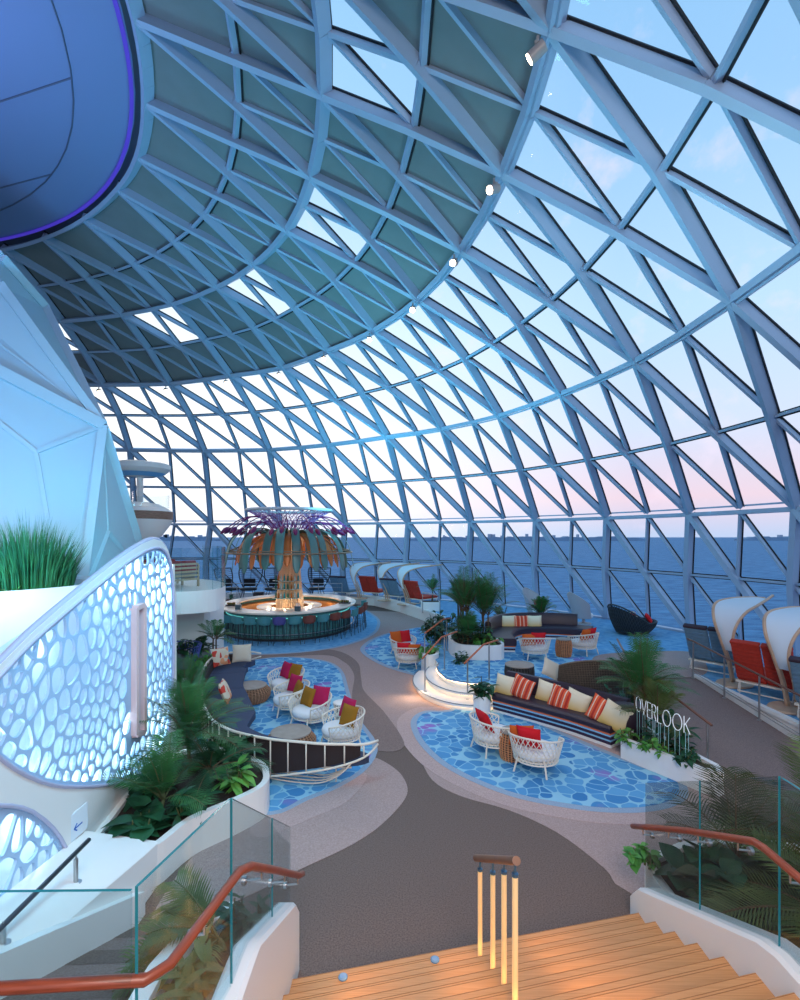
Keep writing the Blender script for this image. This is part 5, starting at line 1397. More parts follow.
o = dup(wg, (5.9,21.4,ZP), radians(40), 'grey white wing chair half hidden behind the small palm on the platform', 'wing chairs near the glass'); o['category'] = 'chair'
pillow('magenta', (5.85,21.3,ZP+0.66), radians(40), -0.3, 'magenta pillow in the wing chair behind the small palm', None, 0.9)
pillow('floral', (7.42,20.25,ZP+0.66), radians(110), -0.3, 'floral pillow in the wing chair beside the nest chair', None, 0.9)
ns = root('nest_chair', (8.45,18.2,ZP), 'dark woven round nest lounge chair near the glass on the right', 'chair', rz=radians(20))
mb = MB()
def npnt(a, v): 
    rr = 0.55+0.28*sin(v*pi*0.5); top = 0.42+0.62*max(0, -math.cos(a))**1.0; return V((rr*cos(a)*1.05, rr*sin(a)*0.9, 0.06+top*v))
for d in (1,-1):
    for k in range(48): mb.tube([npnt(2*pi*k/48+d*0.5*q/6, q/6) for q in range(7)], 0.010, 4)
mb.tube([npnt(2*pi*q/40, 1) for q in range(40)], 0.028, 6, closed=True)
mb.build('woven_shell', mat('dark_green_wicker',(44,58,66),0.7), ns)
mb = MB(); mb.grid(lambda u, v: npnt(2*pi*u, v*0.96)*0.97, 40, 6, cu=True); mb.build('liner', mat('nest_liner',(34,44,52),0.8), ns, smooth=True)
mb = MB(); mb.lathe([(0,0.2),(0.6,0.2),(0.66,0.28),(0.6,0.36),(0,0.38)], 26, sx=1.0, sy=0.88); mb.build('seat_cushion', mat('slate_cushion',(70,84,100),0.85), ns, smooth=True)
pillow('floral', (8.6,18.45,ZP+0.62), radians(100), -0.5, 'patterned pillow at the back of the nest chair', 'pillows in the nest chair', 0.95); pillow('red', (8.95,18.0,ZP+0.60), radians(60), -0.6, 'red pillow at the right side of the nest chair', 'pillows in the nest chair', 0.9)
# balcony armchairs
for x, y, f, lab in ((-6.6,14.4,150,'small beige slatted sofa with red cushions on the white balcony, nearer to the edge'),(-7.6,15.3,140,'small beige slatted sofa with red cushions on the white balcony, farther from the edge')):
    r = root('slatted_sofa', (x,y,2.55), lab, 'sofa', rz=radians(f)+pi/2)
    mb = MB()
    for k in range(5): mb.box((0,0.42,0.22+0.11*k),(1.2,0.03,0.06))
    for s in (-1,1):
        for k in range(4): mb.box((s*0.6,0.05,0.22+0.10*k),(0.03,0.75,0.05))
    for sx in (-1,1):
        for sy_ in (-0.3,0.42): mb.box((sx*0.6,sy_,0.32),(0.05,0.05,0.64))
    mb.build('frame', mat('beige_slats',(196,172,140),0.5), r)
    mb = MB(); mb.box((0,0.02,0.34),(1.14,0.72,0.16)); mb.build('seat_cushion', mat('grey_cushion',(150,150,150),0.85), r, bevel=0.03)
    mb = MB(); mb.box((0,0.34,0.58),(1.1,0.16,0.36)); mb.build('back_cushion', mat('dull_red_cushion',(150,50,54),0.85), r, bevel=0.04)

# ------------------------------------------------------------------ metal rails with wooden tops
def post_rail(label, tops_, zfun, loc, m=M_darkrail if False else None, hrail=0.95, rails=(), rad=0.022, mr=None, shorten=0.03):
    L = V(loc); r = root('handrail', L, label, 'handrail')
    mb = MB(); mb.tube([V(p)-L for p in tops_['rail']], rad, 8); mb.build('rail', mr or M_wood_rail, r, smooth=True)
    for (x, y, zb, zt) in tops_['posts']:
        mb = MB(); mb.tube([V((x,y,zb))-L, V((x,y,zt-shorten))-L], 0.019, 8); mb.tube([V((x,y,zb))-L, V((x,y,zb+0.012))-L], 0.045, 12); mb.build('post', M_rail, r, smooth='auto')
    for rr in rails:
        mb = MB(); mb.tube([V(p)-L for p in rr], 0.007, 5); mb.build('wire', M_rail, r)
    return r
def zr(y): return max(0, min(ZP, (y-7.4)/(12.62-7.4)*ZP))
M_rail_brown = mat('brown_leather_rail', (110,72,58), 0.45)
ys = [12.5,11.3,10.2,9.15,8.1,7.2]
post_rail('long handrail on steel posts along the ramp before the right hand loungers',
   {'rail': [(7.33,y,zr(y)+0.93) for y in [12.75]+ys], 'posts': [(7.33,y,zr(y),zr(y)+0.93) for y in ys]}, None, (7.33,10,zr(10)),
   rails=[[(7.33,y,zr(y)+h) for y in (12.5,11.3,10.2,9.15,8.1,7.2)] for h in (0.16,0.22)], mr=M_rail_brown)
post_rail('short sloping handrail on the left side of the ramp behind the sign planter',
   {'rail': [(5.0,11.3,zr(11.3)+0.90),(5.04,9.6,zr(9.6)+0.90),(5.08,8.15,zr(8.15)+0.86)], 'posts': [(5.08,8.25,zr(8.25),zr(8.25)+0.87),(5.04,9.8,zr(9.8),zr(9.8)+0.9),(5.0,11.2,zr(11.2),zr(11.2)+0.9)]}, None, (5.05,9.5,zr(9.5)), mr=M_rail_brown)
p1, p2 = P(444,712,0), P(444,684,0.31)
a_, b_, c_r = PD(423,654,12.9), PD(450,641,13.9), PD(428,652,13.1)
post_rail('wooden topped handrail at the left side of the lit steps beside the palms',
   {'rail': [(0.55,12.3,1.0),(1.10,13.2,1.35),(1.55,13.6,1.42)], 'posts': [(0.62,12.42,0.157,1.04),(1.18,13.3,ZP,1.36)]}, None, (0.9,12.8,0.2), mr=mat('tan_wood_rail',(176,96,62),0.4,var=0.2))
post_rail('shorter wooden topped handrail rising to the palms left of the lit steps',
   {'rail': [(0.72,14.6,1.18),(1.35,15.6,1.42),(1.62,15.8,1.43)], 'posts': [(0.72,14.6,0.0,1.18),(1.45,15.55,ZP,1.42)]}, None, (1.1,15.2,0.0), mr=mat('tan_wood_rail',(176,96,62),0.4,var=0.2))
post_rail('wooden topped handrail at the right side of the lit steps above the white pot',
   {'rail': [(1.50,11.7,1.03),(2.05,12.25,1.36),(2.45,12.5,1.42)], 'posts': [(1.60,11.84,0.157,1.10),(2.2,12.35,ZP,1.39)]}, None, (1.9,12.1,0.2), mr=mat('tan_wood_rail',(176,96,62),0.4,var=0.2))
post_rail('curved brown handrail at the right end of the wicker bench behind the palm',
   {'rail': [(4.88,10.3,1.30),(5.02,11.2,1.42),(5.3,12.2,1.50)], 'posts': [(4.80,10.45,ZP,1.32)]}, None, (4.95,11,ZP), mr=M_rail_brown)
post_rail('dark low balustrade behind the bar before the black fan chairs',
   {'rail': [(x,27.6,ZP+0.95) for x in (-10.5,-9,-7.5,-6,-4.5,-3.2)], 'posts': [(x,27.6,ZP*0,ZP+0.95) for x in (-10.5,-9,-7.5,-6,-4.5,-3.2)]}, None, (-7,27.6,ZP), rails=[[(-10.5,27.6,h),(-3.2,27.6,h)] for h in (0.7,0.95,1.2)], mr=M_rail)
post_rail('short steel railing at the end of the far lounger terrace',
   {'rail': [(1.05,23.2,ZP+0.95),(1.75,21.9,ZP+0.95)], 'posts': [(1.05,23.2,ZP,ZP+0.95),(1.75,21.9,ZP,ZP+0.95)]}, None, (1.4,22.5,ZP), mr=M_rail)

# ------------------------------------------------------------------ sign letters
sg = root('letter_sign', (4.5,8.8,0.36), 'row of thin white letters reading OVERLOOK standing in the planter among leaves', 'sign')
M_letter = mat('white_letter', (240,244,246), 0.4, emit=(235,244,250), estr=0.12)
path = [PD(636,700,9.30), PD(646,700,8.98), PD(656,700,8.72), PD(668,700,8.47), PD(679,700,8.30), PD(690,700,8.14)]
path = smoothpath([V((p.x,p.y,0)) for p in path], 8); cl = [0]
for p, q in zip(path, path[1:]): cl.append(cl[-1]+(q-p).length)
def pa(s):
    s = max(0,min(cl[-1],s))
    for i in range(len(cl)-1):
        if cl[i+1] >= s: t = (s-cl[i])/(cl[i+1]-cl[i]+1e-9); return path[i].lerp(path[i+1], t)
    return path[-1]
def O_(w): return [[(w/2+w/2*cos(2*pi*q/24), 0.5+0.5*sin(2*pi*q/24)) for q in range(25)]]
GL_ = {'O': (0.95, O_(0.95)), 'V': (0.8, [[(0,1),(0.4,0),(0.8,1)]]), 'E': (0.55, [[(0.55,1),(0,1),(0,0),(0.55,0)],[(0,0.52),(0.48,0.52)]]),
      'R': (0.6, [[(0,0),(0,1),(0.35,1),(0.52,0.93),(0.58,0.77),(0.52,0.6),(0.35,0.53),(0,0.53)],[(0.3,0.53),(0.6,0)]]), 'L': (0.5, [[(0,1),(0,0),(0.5,0)]]),
      'K': (0.6, [[(0,0),(0,1)],[(0.58,1),(0,0.42)],[(0.16,0.56),(0.6,0)]])}
wsum = sum(GL_[c][0] for c in 'OVERLOOK')+0.22*7; sc = cl[-1]/wsum; Hh = 0.27; s = 0; Ls_ = V((4.5,8.8,0.36))
for c in 'OVERLOOK':
    wd, strokes = GL_[c]; mb = MB()
    for stt in strokes:
        closed = c == 'O'; pts = []
        for (x, y) in (stt[:-1] if closed else stt): p = pa(s+x*sc); pts.append(V((p.x,p.y,0.78+y*Hh))-Ls_)
        mb.tube(pts, 0.0075, 6, closed=closed)
    lt = mb.build('letter', M_letter, sg)
    mb = MB()
    for x in (0.25*wd, 0.75*wd): p = pa(s+x*sc); mb.tube([V((p.x,p.y,0.33))-Ls_, V((p.x,p.y,0.79))-Ls_], 0.005, 5)
    mb.build('letter_stand', mat('pale_teal_stand',(150,200,204),0.4), lt)
    s += (wd+0.22)*sc
# rim spotlights on the dome
def make_spot():
    r = root('spotlight', (0,0,0)); gm = mat('grey_fixture',(150,150,150),0.4)
    mb = MB(); mb.tube([V((0,0,0)),V((0,0,-0.10))],0.02,8); mb.box((0,0,-0.12),(0.14,0.05,0.04)); mb.build('bracket', gm, r)
    mb = MB(); mb.tube([V((0,0.08,-0.14)),V((0,-0.10,-0.24))],0.075,14); mb.build('housing', gm, r, smooth='auto')
    mb = MB(); mb.tube([V((0,-0.10,-0.24)),V((0,-0.108,-0.245))],0.065,14); mb.build('lens', mat('warm_lens',(255,230,200),0.3,emit=(255,226,190),estr=14), r)
    KIDS[r.name] = [o for o in COL.objects if o.parent == r]
    return r
sp0 = make_spot(); spn = 0
words = {3:'at the top right of the rim',1:'on the rim where it bends down to the right',-1:'on the rim above the middle of the glass',-3:'on the rim left of the middle',-5:'on the rim near the left',2:'on the rim high on the right, pointing inwards',0:'on the rim just left of the bend',-2:'on the rim above the palms',-4:'on the rim above the bar',-6:'on the rim at the far left'}
SPOTS = []
for i in (3,2,1,0,-1,-2,-3,-4,-5,-6):
    p = node(2, i)+V((0.0,0,-0.05))-nrm(node(2,i))*0.12
    d = V((-0.5,8,0))-p; rz = atan2(d.y, d.x)+pi/2; lab = 'small grey spotlight %s' % words[i]
    if spn == 0: o = sp0; o.location = p; o.rotation_euler = (0,0,rz); tag(o, lab, 'spotlight', 'spotlights along the dome rim')
    else: o = dup(sp0, p, rz, lab, 'spotlights along the dome rim'); o['category'] = 'spotlight'
    o.scale = (1.1,)*3; spn += 1; SPOTS.append((i, p))
# ------------------------------------------------------------------ plants
def leaf_mat(name, c1, c2):
    m = mat(name, c1, 0.5, col2=c2, scale=3.0, spec=0.35)
    return m
LM = [leaf_mat('palm_green',(34,84,50),(66,124,66)), leaf_mat('deep_green',(18,58,40),(40,92,56)), leaf_mat('olive_green',(62,86,44),(104,118,66)), leaf_mat('grass_green',(22,88,58),(58,130,74)), leaf_mat('bright_green',(48,120,52),(110,166,74)), leaf_mat('dark_olive',(40,52,32),(72,80,48))]
M_stem = mat('plant_stem', (86,92,56), 0.7); M_trunk = mat('palm_trunk', (92,74,54), 0.85, var=0.3, scale=20)
def frond(mb, base, az, length, lift, droop, rnd, nl=22, lw=0.017, ll=0.30, st=None):
    d = V((cos(az), sin(az), 0)); side = V((-sin(az), cos(az), 0)); N = 14; pts = []
    for q in range(N+1):
        t = q/N; pts.append(base+d*(length*(t*cos(lift)))+V((0,0,length*(t*sin(lift)-droop*t*t))))
    (st or mb).tube(pts, [0.009*(1-0.8*q/N)+0.002 for q in range(N+1)], 4)
    for q in range(nl):
        t = 0.18+0.80*q/nl; f = t*N; i = min(N-1, int(f)); p = pts[i].lerp(pts[i+1], f-i); T = (pts[i+1]-pts[i]).normalized()
        L = ll*(0.45+0.9*sin(pi*min(1,(t-0.1)/0.95))**0.7)*rnd.uniform(0.88,1.1)
        up = side.cross(T).normalized(); up = up if up.z > 0 else -up
        for s in (-1, 1):
            dr = (T*0.62+side*s*0.85+up*0.18).normalized(); tip_ = p+dr*L+V((0,0,-0.22*L)); mid = p+dr*(L*0.5)+V((0,0,-0.03*L)); w = T*lw*0.5
            mb.add([p-w*0.6, p+w*0.6, mid+w, mid-w, tip_], [(0,1,2,3),(3,2,4)])
def palm(loc, h, n, length, label, m=0, trunk=0.0, seed=1, name='palm', cat='palm', group=None, spread=1.0, lift0=1.25, ll=0.26, stems=1, droop=0.35, nl=22, azr=None):
    rnd = random.Random(seed); r = root(name, loc, label, cat, group); lv, stm = MB(), MB()
    for sidx in range(stems):
        b = V((rnd.uniform(-.12,.12)*(stems > 1), rnd.uniform(-.12,.12)*(stems > 1), 0)); topp = b+V((rnd.uniform(-.05,.05), rnd.uniform(-.05,.05), trunk))
        if trunk > 0: stm.tube([b, b.lerp(topp, 0.5)+V((0.01,0,0)), topp], [0.035,0.026,0.022], 7)
        k_n = n//stems
        for k in range(k_n):
            t = k/max(1,k_n-1); az = rnd.uniform(0, 2*pi) if azr is None else radians(rnd.uniform(*azr)); lf = lift0-0.95*spread*t+rnd.uniform(-.1,.1)
            frond(lv, topp, az, length*rnd.uniform(0.75,1.1), lf, droop*(0.6+0.8*t), rnd, nl=nl, ll=ll, st=stm)
    lv.build('fronds', LM[m], r, fix=False); stm.build('stem', M_stem if trunk < 0.2 else M_trunk, r, fix=False)
    return r
def broadleaf(mb, p, d, L, w, rnd, cup=0.25):
    d = d.normalized(); side = d.cross(V((0,0,1)))
    side = side.normalized() if side.length > 0.05 else V((1,0,0)); up = side.cross(d).normalized()
    vs = []; N = 6
    for q in range(N+1):
        t = q/N; ww = w*sin(pi*min(0.985, max(0.03, t**0.8)))*0.5; c = p+d*(L*t)+V((0,0,-0.30*L*t*t))
        vs += [c-side*ww+up*ww*cup, c, c+side*ww+up*ww*cup]
    fs = []
    for q in range(N):
        for e in range(2): fs.append((q*3+e, q*3+e+1, (q+1)*3+e+1, (q+1)*3+e))
    mb.add(vs, fs)
def bush(loc, rad, h, n, L, w, label, m=1, seed=1, name='leafy_plant', cat='plant', group=None, sx=1.0, sy=1.0, rz=0.0, hang=0.0):
    rnd = random.Random(seed); r = root(name, loc, label, cat, group, rz=rz); lv, stm = MB(), MB()
    ns = max(4, n//7)
    for s in range(ns):
        a = rnd.uniform(0, 2*pi); rr = rad*sqrt(rnd.random()); b = V((rr*cos(a)*sx*0.75, rr*sin(a)*sy*0.75, 0)); hh = h*rnd.uniform(0.5, 1.0)*(1-0.35*(rr/rad))
        t = b+V((rr*cos(a)*sx*0.35, rr*sin(a)*sy*0.35, hh)); stm.tube([b, b.lerp(t,0.5)+V((0,0,0.03)), t], [0.012,0.010,0.007], 5)
        for k in range(max(3, n//ns)):
            u = rnd.uniform(0.25, 1.0); p = b.lerp(t, u); az = rnd.uniform(0, 2*pi); el = rnd.uniform(-0.25-hang, 0.9)*(0.5+0.5*u)
            broadleaf(lv, p, V((cos(az)*cos(el), sin(az)*cos(el), sin(el))), L*rnd.uniform(0.7,1.15), w*rnd.uniform(0.8,1.15), rnd)
    lv.build('leaves', LM[m], r, fix=False, smooth=True); stm.build('stems', M_stem, r, fix=False)
    return r
def grass(loc, rad, h, n, label, seed, m=3, group=None):
    rnd = random.Random(seed); r = tag_root = None; mb = MB()
    for k in range(n):
        a = rnd.uniform(0, 2*pi); rr = rad*sqrt(rnd.random()); b = V((rr*cos(a), rr*sin(a), 0)); hh = h*rnd.uniform(0.55,1.08)*(1-0.4*rr/rad)
        ln = V((cos(a), sin(a), 0))*rnd.uniform(0.02,0.35)*hh*(0.4+rr/rad); az = rnd.uniform(0, pi); w = V((cos(az), sin(az), 0))*0.008
        m1 = b+ln*0.35+V((0,0,hh*0.6)); t = b+ln+V((rnd.uniform(-.03,.03),0,hh))
        mb.add([b-w, b+w, m1+w*0.8, m1-w*0.8, t], [(0,1,2,3),(3,2,4)])
    o = mb.build('reed_grass', LM[m], fix=False); o.location = loc; return tag(o, label, 'grass', group)
grass((-6.65,9.0,2.90), 0.62, 1.62, 2200, 'tall dense green reed grass clump in the white drum, right one of the two', 1)
grass((-7.95,9.1,2.90), 0.5, 1.6, 1500, 'tall green reed grass clump at the left edge of the photo in the white drum', 2)
bush((-6.5,8.35,2.92), 0.6, 0.25, 260, 0.24, 0.03, 'low feathery green tuft at the front foot of the reed grass', m=4, seed=77, name='grass_tuft')
# left foreground planter
ZL = 0.41
bush((-3.12,5.95,ZL), 0.30, 0.42, 34, 0.36, 0.26, 'fiddle leaf plant with big round leaves at the near end of the long left planter', m=1, seed=3, hang=0.3)
palm((-3.15,6.55,ZL), 1, 12, 1.05, 'arching palm with long spiky fronds in the middle of the long left planter', m=0, seed=5, trunk=0.12, ll=0.26, lift0=1.4, spread=0.9)
palm((-3.25,7.75,ZL), 1, 30, 1.35, 'taller feathery palm at the back of the long left planter', m=0, seed=8, trunk=0.4, ll=0.26, stems=3, lift0=1.45, spread=0.85)
palm((-2.75,7.3,ZL), 1, 10, 0.95, 'dark palm leaning to the right over the long left planter', m=1, seed=18, trunk=0.2, ll=0.24, lift0=1.2)
bush((-2.75,6.5,ZL), 0.32, 0.32, 46, 0.26, 0.10, 'leafy green plant hanging over the white edge in the middle of the left planter', m=1, seed=9, hang=0.6)
bush((-2.3,7.25,ZL), 0.30, 0.45, 60, 0.26, 0.11, 'bushy plant with glossy bright leaves at the right end of the long left planter', m=4, seed=10, hang=0.4)
bush((-2.75,7.85,ZL), 0.35, 0.6, 54, 0.34, 0.18, 'dark broad leaved plant behind the glossy bush in the long left planter', m=1, seed=12, hang=0.2)
bush((-3.45,7.0,ZL), 0.25, 0.5, 40, 0.34, 0.16, 'dark plant standing against the wall in the middle of the left planter', m=1, seed=13)
# island between the flights
palm((-1.33,3.75,zpar(3.75)-0.2), 1, 14, 0.75, 'palm with long drooping fronds between the two lower left stair flights', m=2, seed=22, trunk=0.05, ll=0.2, lift0=1.0, droop=0.55, azr=(130,285))
bush((-1.34,4.1,zpar(4.1)-0.2), 0.10, 0.4, 60, 0.26, 0.05, 'spiky dark plant at the end of the left stair parapet', m=1, seed=23)
bush((-1.24,4.45,zpar(4.45)-0.2), 0.03, 0.42, 8, 0.16, 0.05, 'thin upright sprig rising above the rounded end of the left parapet', m=1, seed=24)
bush((-1.32,3.1,zpar(3.1)-0.2), 0.14, 0.25, 70, 0.3, 0.06, 'low strap leaved plant nearest the viewer between the left parapet and the carpeted slope', m=2, seed=25, hang=0.2)
# right foreground planter
ZRp = 0.34
bush((2.66,5.42,ZRp+0.05), 0.18, 0.26, 56, 0.12, 0.09, 'bright ivy spilling over the end of the right stair parapet', m=4, seed=31, hang=0.7, name='ivy_plant')
bush((3.2,5.15,ZRp), 0.30, 0.42, 40, 0.34, 0.30, 'dark plant with big round leaves behind the right glass balustrade', m=1, seed=32)
palm((3.55,5.35,ZRp), 1, 11, 1.15, 'palm with stiff dark fronds nearest the sign planter, behind the right glass', m=5, seed=33, trunk=0.25, ll=0.3, lift0=1.35)
palm((3.75,4.3,ZRp), 1, 14, 1.25, 'large olive palm with arching fronds in the middle behind the right glass', m=2, seed=34, trunk=0.3, ll=0.34, lift0=1.3, nl=28)
palm((4.3,4.9,ZRp), 1, 12, 1.35, 'tall olive palm at the right edge of the photo behind the glass', m=2, seed=35, trunk=0.5, ll=0.34, lift0=1.25, nl=26)
bush((3.2,4.6,ZRp), 0.4, 0.5, 60, 0.30, 0.20, 'dense dark undergrowth plant low behind the right glass', m=5, seed=36)
bush((3.1,3.7,ZRp), 0.35, 0.6, 60, 0.32, 0.18, 'dark bushy plant behind the corner of the right glass balustrade', m=5, seed=37)
bush((3.9,5.0,ZRp), 0.5, 0.5, 60, 0.32, 0.16, 'shadowy leafy plant between the palms behind the right glass', m=5, seed=38)
# sign planter
ZS = 0.32
palm((4.72,9.05,ZS), 1, 15, 1.0, 'stiff spreading palm behind the last letters of the sign', m=2, seed=41, trunk=0.35, ll=0.26, lift0=1.4, spread=0.85)
palm((4.55,9.45,ZS), 1, 30, 1.3, 'tall bushy palm rising above the first letters of the sign', m=0, seed=42, trunk=0.75, ll=0.22, stems=3, lift0=1.45, spread=0.8)
for q, (x, y, lab) in enumerate(((4.12,8.98,'left end of the sign planter beside the sofa'),(4.38,8.55,'middle of the sign planter below the letters'),(4.68,8.15,'right part of the sign planter below the last letters'),(4.85,8.5,'back of the sign planter by the ramp'))):
    bush((x,y,ZS), 0.25, 0.24, 70, 0.13, 0.07, 'low ground cover plant at the %s' % lab, m=(4,4,1,1)[q], seed=50+q, hang=0.5)
bush((4.7,8.75,ZS), 0.28, 0.75, 60, 0.30, 0.10, 'dark leafy plant standing behind the sign letters', m=1, seed=55)
# hedge between the bench and the sign planter
bush((4.55,10.25,ZP), 0.30, 0.75, 90, 0.16, 0.08, 'dark climbing greenery at the right end of the wicker bench', m=1, seed=56)
# white pot by the steps
pt = root('plant_pot', (1.86,11.35,0), 'tall round white pot holding a leafy plant at the left end of the striped sofa', 'pot')
mb = MB(); mb.lathe([(0.15,0),(0.19,0.04),(0.205,0.40),(0.19,0.42),(0.17,0.40),(0.16,0.34),(0,0.34)], 28); mb.build('pot', M_white, pt, smooth='auto')
bush((1.86,11.35,0.35), 0.20, 0.62, 70, 0.24, 0.11, 'dark leafy plant growing in the tall white pot by the lit steps', m=1, seed=60, hang=0.3)
# palms cluster in the middle
pB = planter('planter', [(1.75,14.4),(2.9,14.3),(3.0,15.2),(2.6,16.2),(1.7,16.3),(1.5,15.3)], 0.42, 'white rounded planter under the tall palm cluster on the platform', zb=ZP)
pC = planter('planter', [(0.85,14.7),(1.05,14.3),(1.35,14.6),(1.3,15.3),(0.95,15.4)], 0.6, 'low white planter at floor level below the left of the palm cluster')
pC.location.x -= 0.22
for q, (x, y, h, ln, nf, lab) in enumerate(((2.0,15.6,0.85,1.7,40,'tall feathery palm at the left of the cluster behind the steps'),(2.65,15.5,0.75,1.6,40,'tall feathery palm in the middle of the cluster behind the steps'),(1.95,14.9,0.2,0.95,20,'medium palm low in the front of the cluster behind the steps'),(2.3,19.5,0.9,1.3,24,'slender palm beside the far terrace, left of the palm cluster'))):
    palm((x,y,ZP+0.33 if y < 18 else ZP), 1, nf, ln, lab, m=0, seed=70+q, trunk=h, ll=0.24, stems=4, lift0=1.5, spread=0.75, droop=0.3)
bush((2.2,15.2,ZP+0.33), 0.6, 0.85, 200, 0.26, 0.12, 'dense dark shrub filling the white planter under the palm cluster', m=1, seed=75)
bush((2.6,14.9,ZP+0.33), 0.4, 0.4, 110, 0.2, 0.10, 'green plant spilling over the front of the white planter by the platform sofa', m=4, seed=76, hang=0.5)
bush((0.88,14.85,0.50), 0.26, 0.4, 90, 0.24, 0.12, 'green leafy plant in the low white planter beside the step handrail', m=4, seed=78, hang=0.5)
bush((1.2,16.8,ZP), 0.5, 1.0, 150, 0.30, 0.13, 'dark shrub at the left of the palm cluster behind the white chairs', m=1, seed=79)
bush((1.75,14.0,ZP), 0.22, 0.4, 60, 0.18, 0.09, 'low leafy plant at the foot of the white planter beside the steps', m=1, seed=80)
bush((1.5,17.6,ZP), 0.5, 1.2, 150, 0.32, 0.14, 'tall dark shrub behind the palm cluster toward the far terrace', m=1, seed=85)
palm((5.25,18.4,ZP), 1, 26, 1.05, 'small upright palm standing behind the platform sofa', m=0, seed=90, trunk=0.6, ll=0.2, stems=3, lift0=1.5, spread=0.65)
palm((3.9,18.7,ZP), 1, 16, 0.8, 'spiky agave like palm behind the left end of the platform sofa', m=5, seed=91, trunk=0.3, ll=0.2, stems=2, lift0=1.3)
bush((4.8,18.3,ZP), 0.4, 0.5, 80, 0.22, 0.09, 'low dark plant at the foot of the small palm behind the platform sofa', m=1, seed=92)
palm((1.45,23.9,ZP+0.45), 1, 14, 0.9, 'feathery palm in a white square pot at the end of the far lounger terrace', m=0, seed=93, trunk=0.5, ll=0.22, stems=2, lift0=1.4)
pt2 = root('plant_pot', (1.45,23.9,ZP), 'white square pot at the end of the far lounger terrace', 'pot')
mb = MB(); mb.box((0,0,0.22),(0.9,0.6,0.44)); mb.build('pot', M_white, pt2, bevel=0.02); mb = MB(); mb.box((0,0,0.445),(0.8,0.5,0.01)); mb.build('soil', M_soil, pt2)
# plants by the navy sofa far end
palm((-5.4,14.6,0.25), 1, 14, 0.75, 'feathery small palm behind the far end of the navy sofa', m=0, seed=100, trunk=0.75, ll=0.18, stems=2, lift0=1.3)
bush((-5.5,14.2,0.25), 0.55, 0.5, 160, 0.24, 0.10, 'dense green shrub behind the far end of the navy sofa', m=4, seed=101, hang=0.3)
bush((-6.3,13.0,0.25), 0.45, 0.55, 120, 0.26, 0.12, 'dark leafy plant beside the glowing pebble screen edge', m=1, seed=102, hang=0.3)
planter('planter', [(-5.0,13.95),(-5.0,14.9),(-6.2,14.9),(-6.9,13.4),(-6.6,12.4),(-5.75,12.5),(-5.5,13.3)], 0.3, 'low white planter curving behind the far end of the navy sofa', smooth=0)
palm((-4.55,10.4,0.0), 1, 36, 1.35, 'lush feathery palm between the pebble screen and the left back of the navy sofa', m=0, seed=103, trunk=0.35, ll=0.24, stems=4, lift0=1.45)
# pots under the balcony
for q, (x, y, lab) in enumerate(((-6.55,14.75,'left grey pot beneath the white balcony'),(-5.95,14.95,'right grey pot beneath the white balcony'))):
    r = root('plant_pot', (x,y,0), lab, 'pot', None); mb = MB(); mb.lathe([(0.18,0),(0.27,0.1),(0.3,0.4),(0.26,0.6),(0.24,0.58),(0.22,0.52),(0,0.52)], 24); mb.build('pot', mat('grey_pot',(110,124,132),0.6), r, smooth='auto')
    bush((x,y,0.53), 0.3, 0.6, 60, 0.36, 0.12, 'dark leafy plant in the %s' % lab.replace(' beneath the white balcony',' under the balcony'), m=1, seed=110+q, hang=0.3)
bush((-8.2,16.9,2.55), 0.4, 0.9, 90, 0.35, 0.12, 'dark plant on the balcony below the round white pod', m=1, seed=115)
for q, (x, y) in enumerate(((-9.6,24.5),(-8.9,25.6),(-10.2,26.2))):
    bush((x,y,0), 0.5, 1.5, 80, 0.4, 0.16, ('dark tall plant left of the bar under the balcony edge','dark tall plant behind the left end of the bar stools','dark tall plant farthest left behind the bar')[q], m=1, seed=120+q)
# ------------------------------------------------------------------ lights
def area(name, loc, to, size, power, col, sizey=None, spread=None):
    l = bpy.data.lights.new(name, 'AREA'); l.size = size; l.energy = power; l.color = col
    if sizey: l.shape = 'RECTANGLE'; l.size_y = sizey
    if spread: l.spread = spread
    o = bpy.data.objects.new(name, l); COL.objects.link(o); o.location = loc
    o.rotation_euler = (V(to)-V(loc)).to_track_quat('-Z', 'Y').to_euler(); return o
def spot(name, loc, to, power, col, ang=60, r=0.05):
    l = bpy.data.lights.new(name, 'SPOT'); l.energy = power; l.color = col; l.spot_size = radians(ang); l.spot_blend = 0.5; l.shadow_soft_size = r
    o = bpy.data.objects.new(name, l); COL.objects.link(o); o.location = loc
    o.rotation_euler = (V(to)-V(loc)).to_track_quat('-Z', 'Y').to_euler(); return o
def point(name, loc, power, col, r=0.1):
    l = bpy.data.lights.new(name, 'POINT'); l.energy = power; l.color = col; l.shadow_soft_size = r
    o = bpy.data.objects.new(name, l); COL.objects.link(o); o.location = loc; return o
WARM = (1.0,0.66,0.36); CYAN = (0.05,0.72,1.0); WHITE = (1,0.95,0.9)
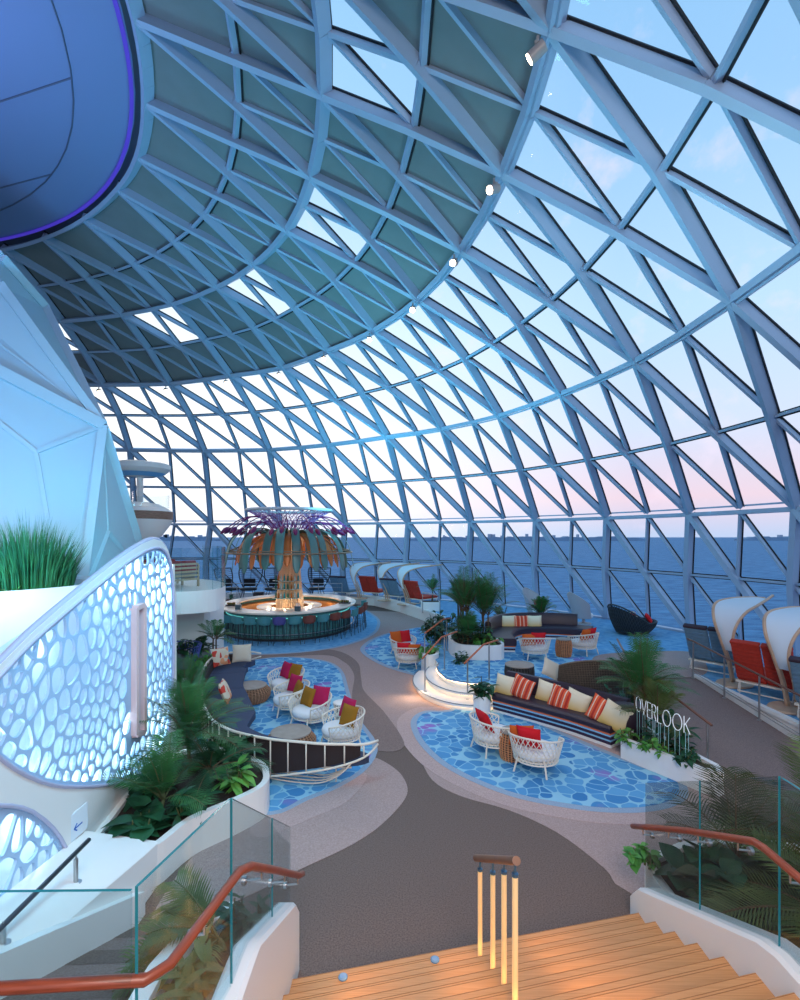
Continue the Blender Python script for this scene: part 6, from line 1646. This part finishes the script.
# light box behind the pebble screens
for y, z, p in ((4.4,1.9,10),(5.6,1.0,10),(6.9,0.6,14),(8.3,0.7,16),(8.6,3.2,22),(7.5,3.3,8),(5.9,2.7,4)):
    point('screen_box_light', (wallX(y)-0.3, y, z), p, (0.62,0.9,1.0), 0.08)
area('facet_wash', (-5.4,9.8,2.6), (-8.0,11.5,6.5), 0.8, 480, CYAN)
area('facet_wash', (-6.2,6.0,3.6), (-8.5,9.0,7.5), 0.8, 200, (0.12,0.5,1.0))
area('screen_wash', (-1.6,5.6,5.6), (-3.9,6.8,2.0), 1.0, 80, (0.15,0.70,1.0))
area('drum_wash', (-5.6,6.4,4.6), (-6.8,8.4,3.2), 0.5, 34, (0.7,0.9,1.0))
area('fabric_ceiling_uplight', (-9.0,7.0,8.6), (-11.0,6.0,14.0), 1.5, 260, (0.5,0.58,1.0))
# teal wash on the closed part of the dome
area('roof_wash', (-3.0,14.0,5.8), (-2.0,15.0,13.0), 2.0, 170, (0.2,0.8,1.0))
area('roof_wash', (3.5,8.0,6.0), (2.0,8.0,13.0), 2.0, 100, (0.35,0.8,1.0))
area('roof_wash', (0.5,15.0,5.5), (6.0,21.0,9.5), 1.5, 160, (0.15,0.75,1.0))
area('roof_wash', (-2.0,20.0,5.8), (-2.0,30.0,8.5), 1.5, 140, (0.15,0.75,1.0))
# house lights over the lounge, mounted up at the dome rim
for i, p in SPOTS:
    spot('rim_light', p+V((0,0,-0.6)), (p.x*0.45-0.3, p.y*0.62+1.2, 0), 125, (1.0,0.84,0.74), 75, 0.25)
# unseen fill lights added above and behind the viewer to brighten lounge and stairs
area('unseen_fill', (1.0,-3.5,8.2), (1.2,7.0,0.0), 4.0, 520, (1.0,0.82,0.74))
area('unseen_fill', (0.8,0.8,5.9), (0.8,4.2,0.6), 1.4, 14, (1.0,0.66,0.38))
# warm strips under the stair nosings
for k in range(1, 7):
    for x in (-0.1, 0.75, 1.6): area('stair_strip', (x, YN(k+1, x)+0.05, RIS*(k+1)-0.05), (x, YN(k+1,x)+0.17, RIS*k), 0.8, 0.9, (1.0,0.5,0.18), 0.03)
area('step_glow', (0.35,12.4,0.42), (0.15,11.9,0.0), 0.5, 4, (1.0,0.7,0.42))
# bar
for q in range(8):
    a = 2*pi*q/8; point('bar_light', (BX+1.9*cos(a), BY+2.1*sin(a), 0.75), 2.5, (1.0,0.62,0.30), 0.1)
for q in range(6):
    a = 2*pi*(q+0.5)/6; point('column_light', (BX+0.95*cos(a), BY+0.95*sin(a), 1.15), 3.5, (1.0,0.76,0.52), 0.06)
for q in range(6):
    a = 2*pi*(q+0.5)/6; point('canopy_light', (BX+1.0*cos(a), BY+1.0*sin(a), 3.4), 3, (1.0,0.6,0.35), 0.08)
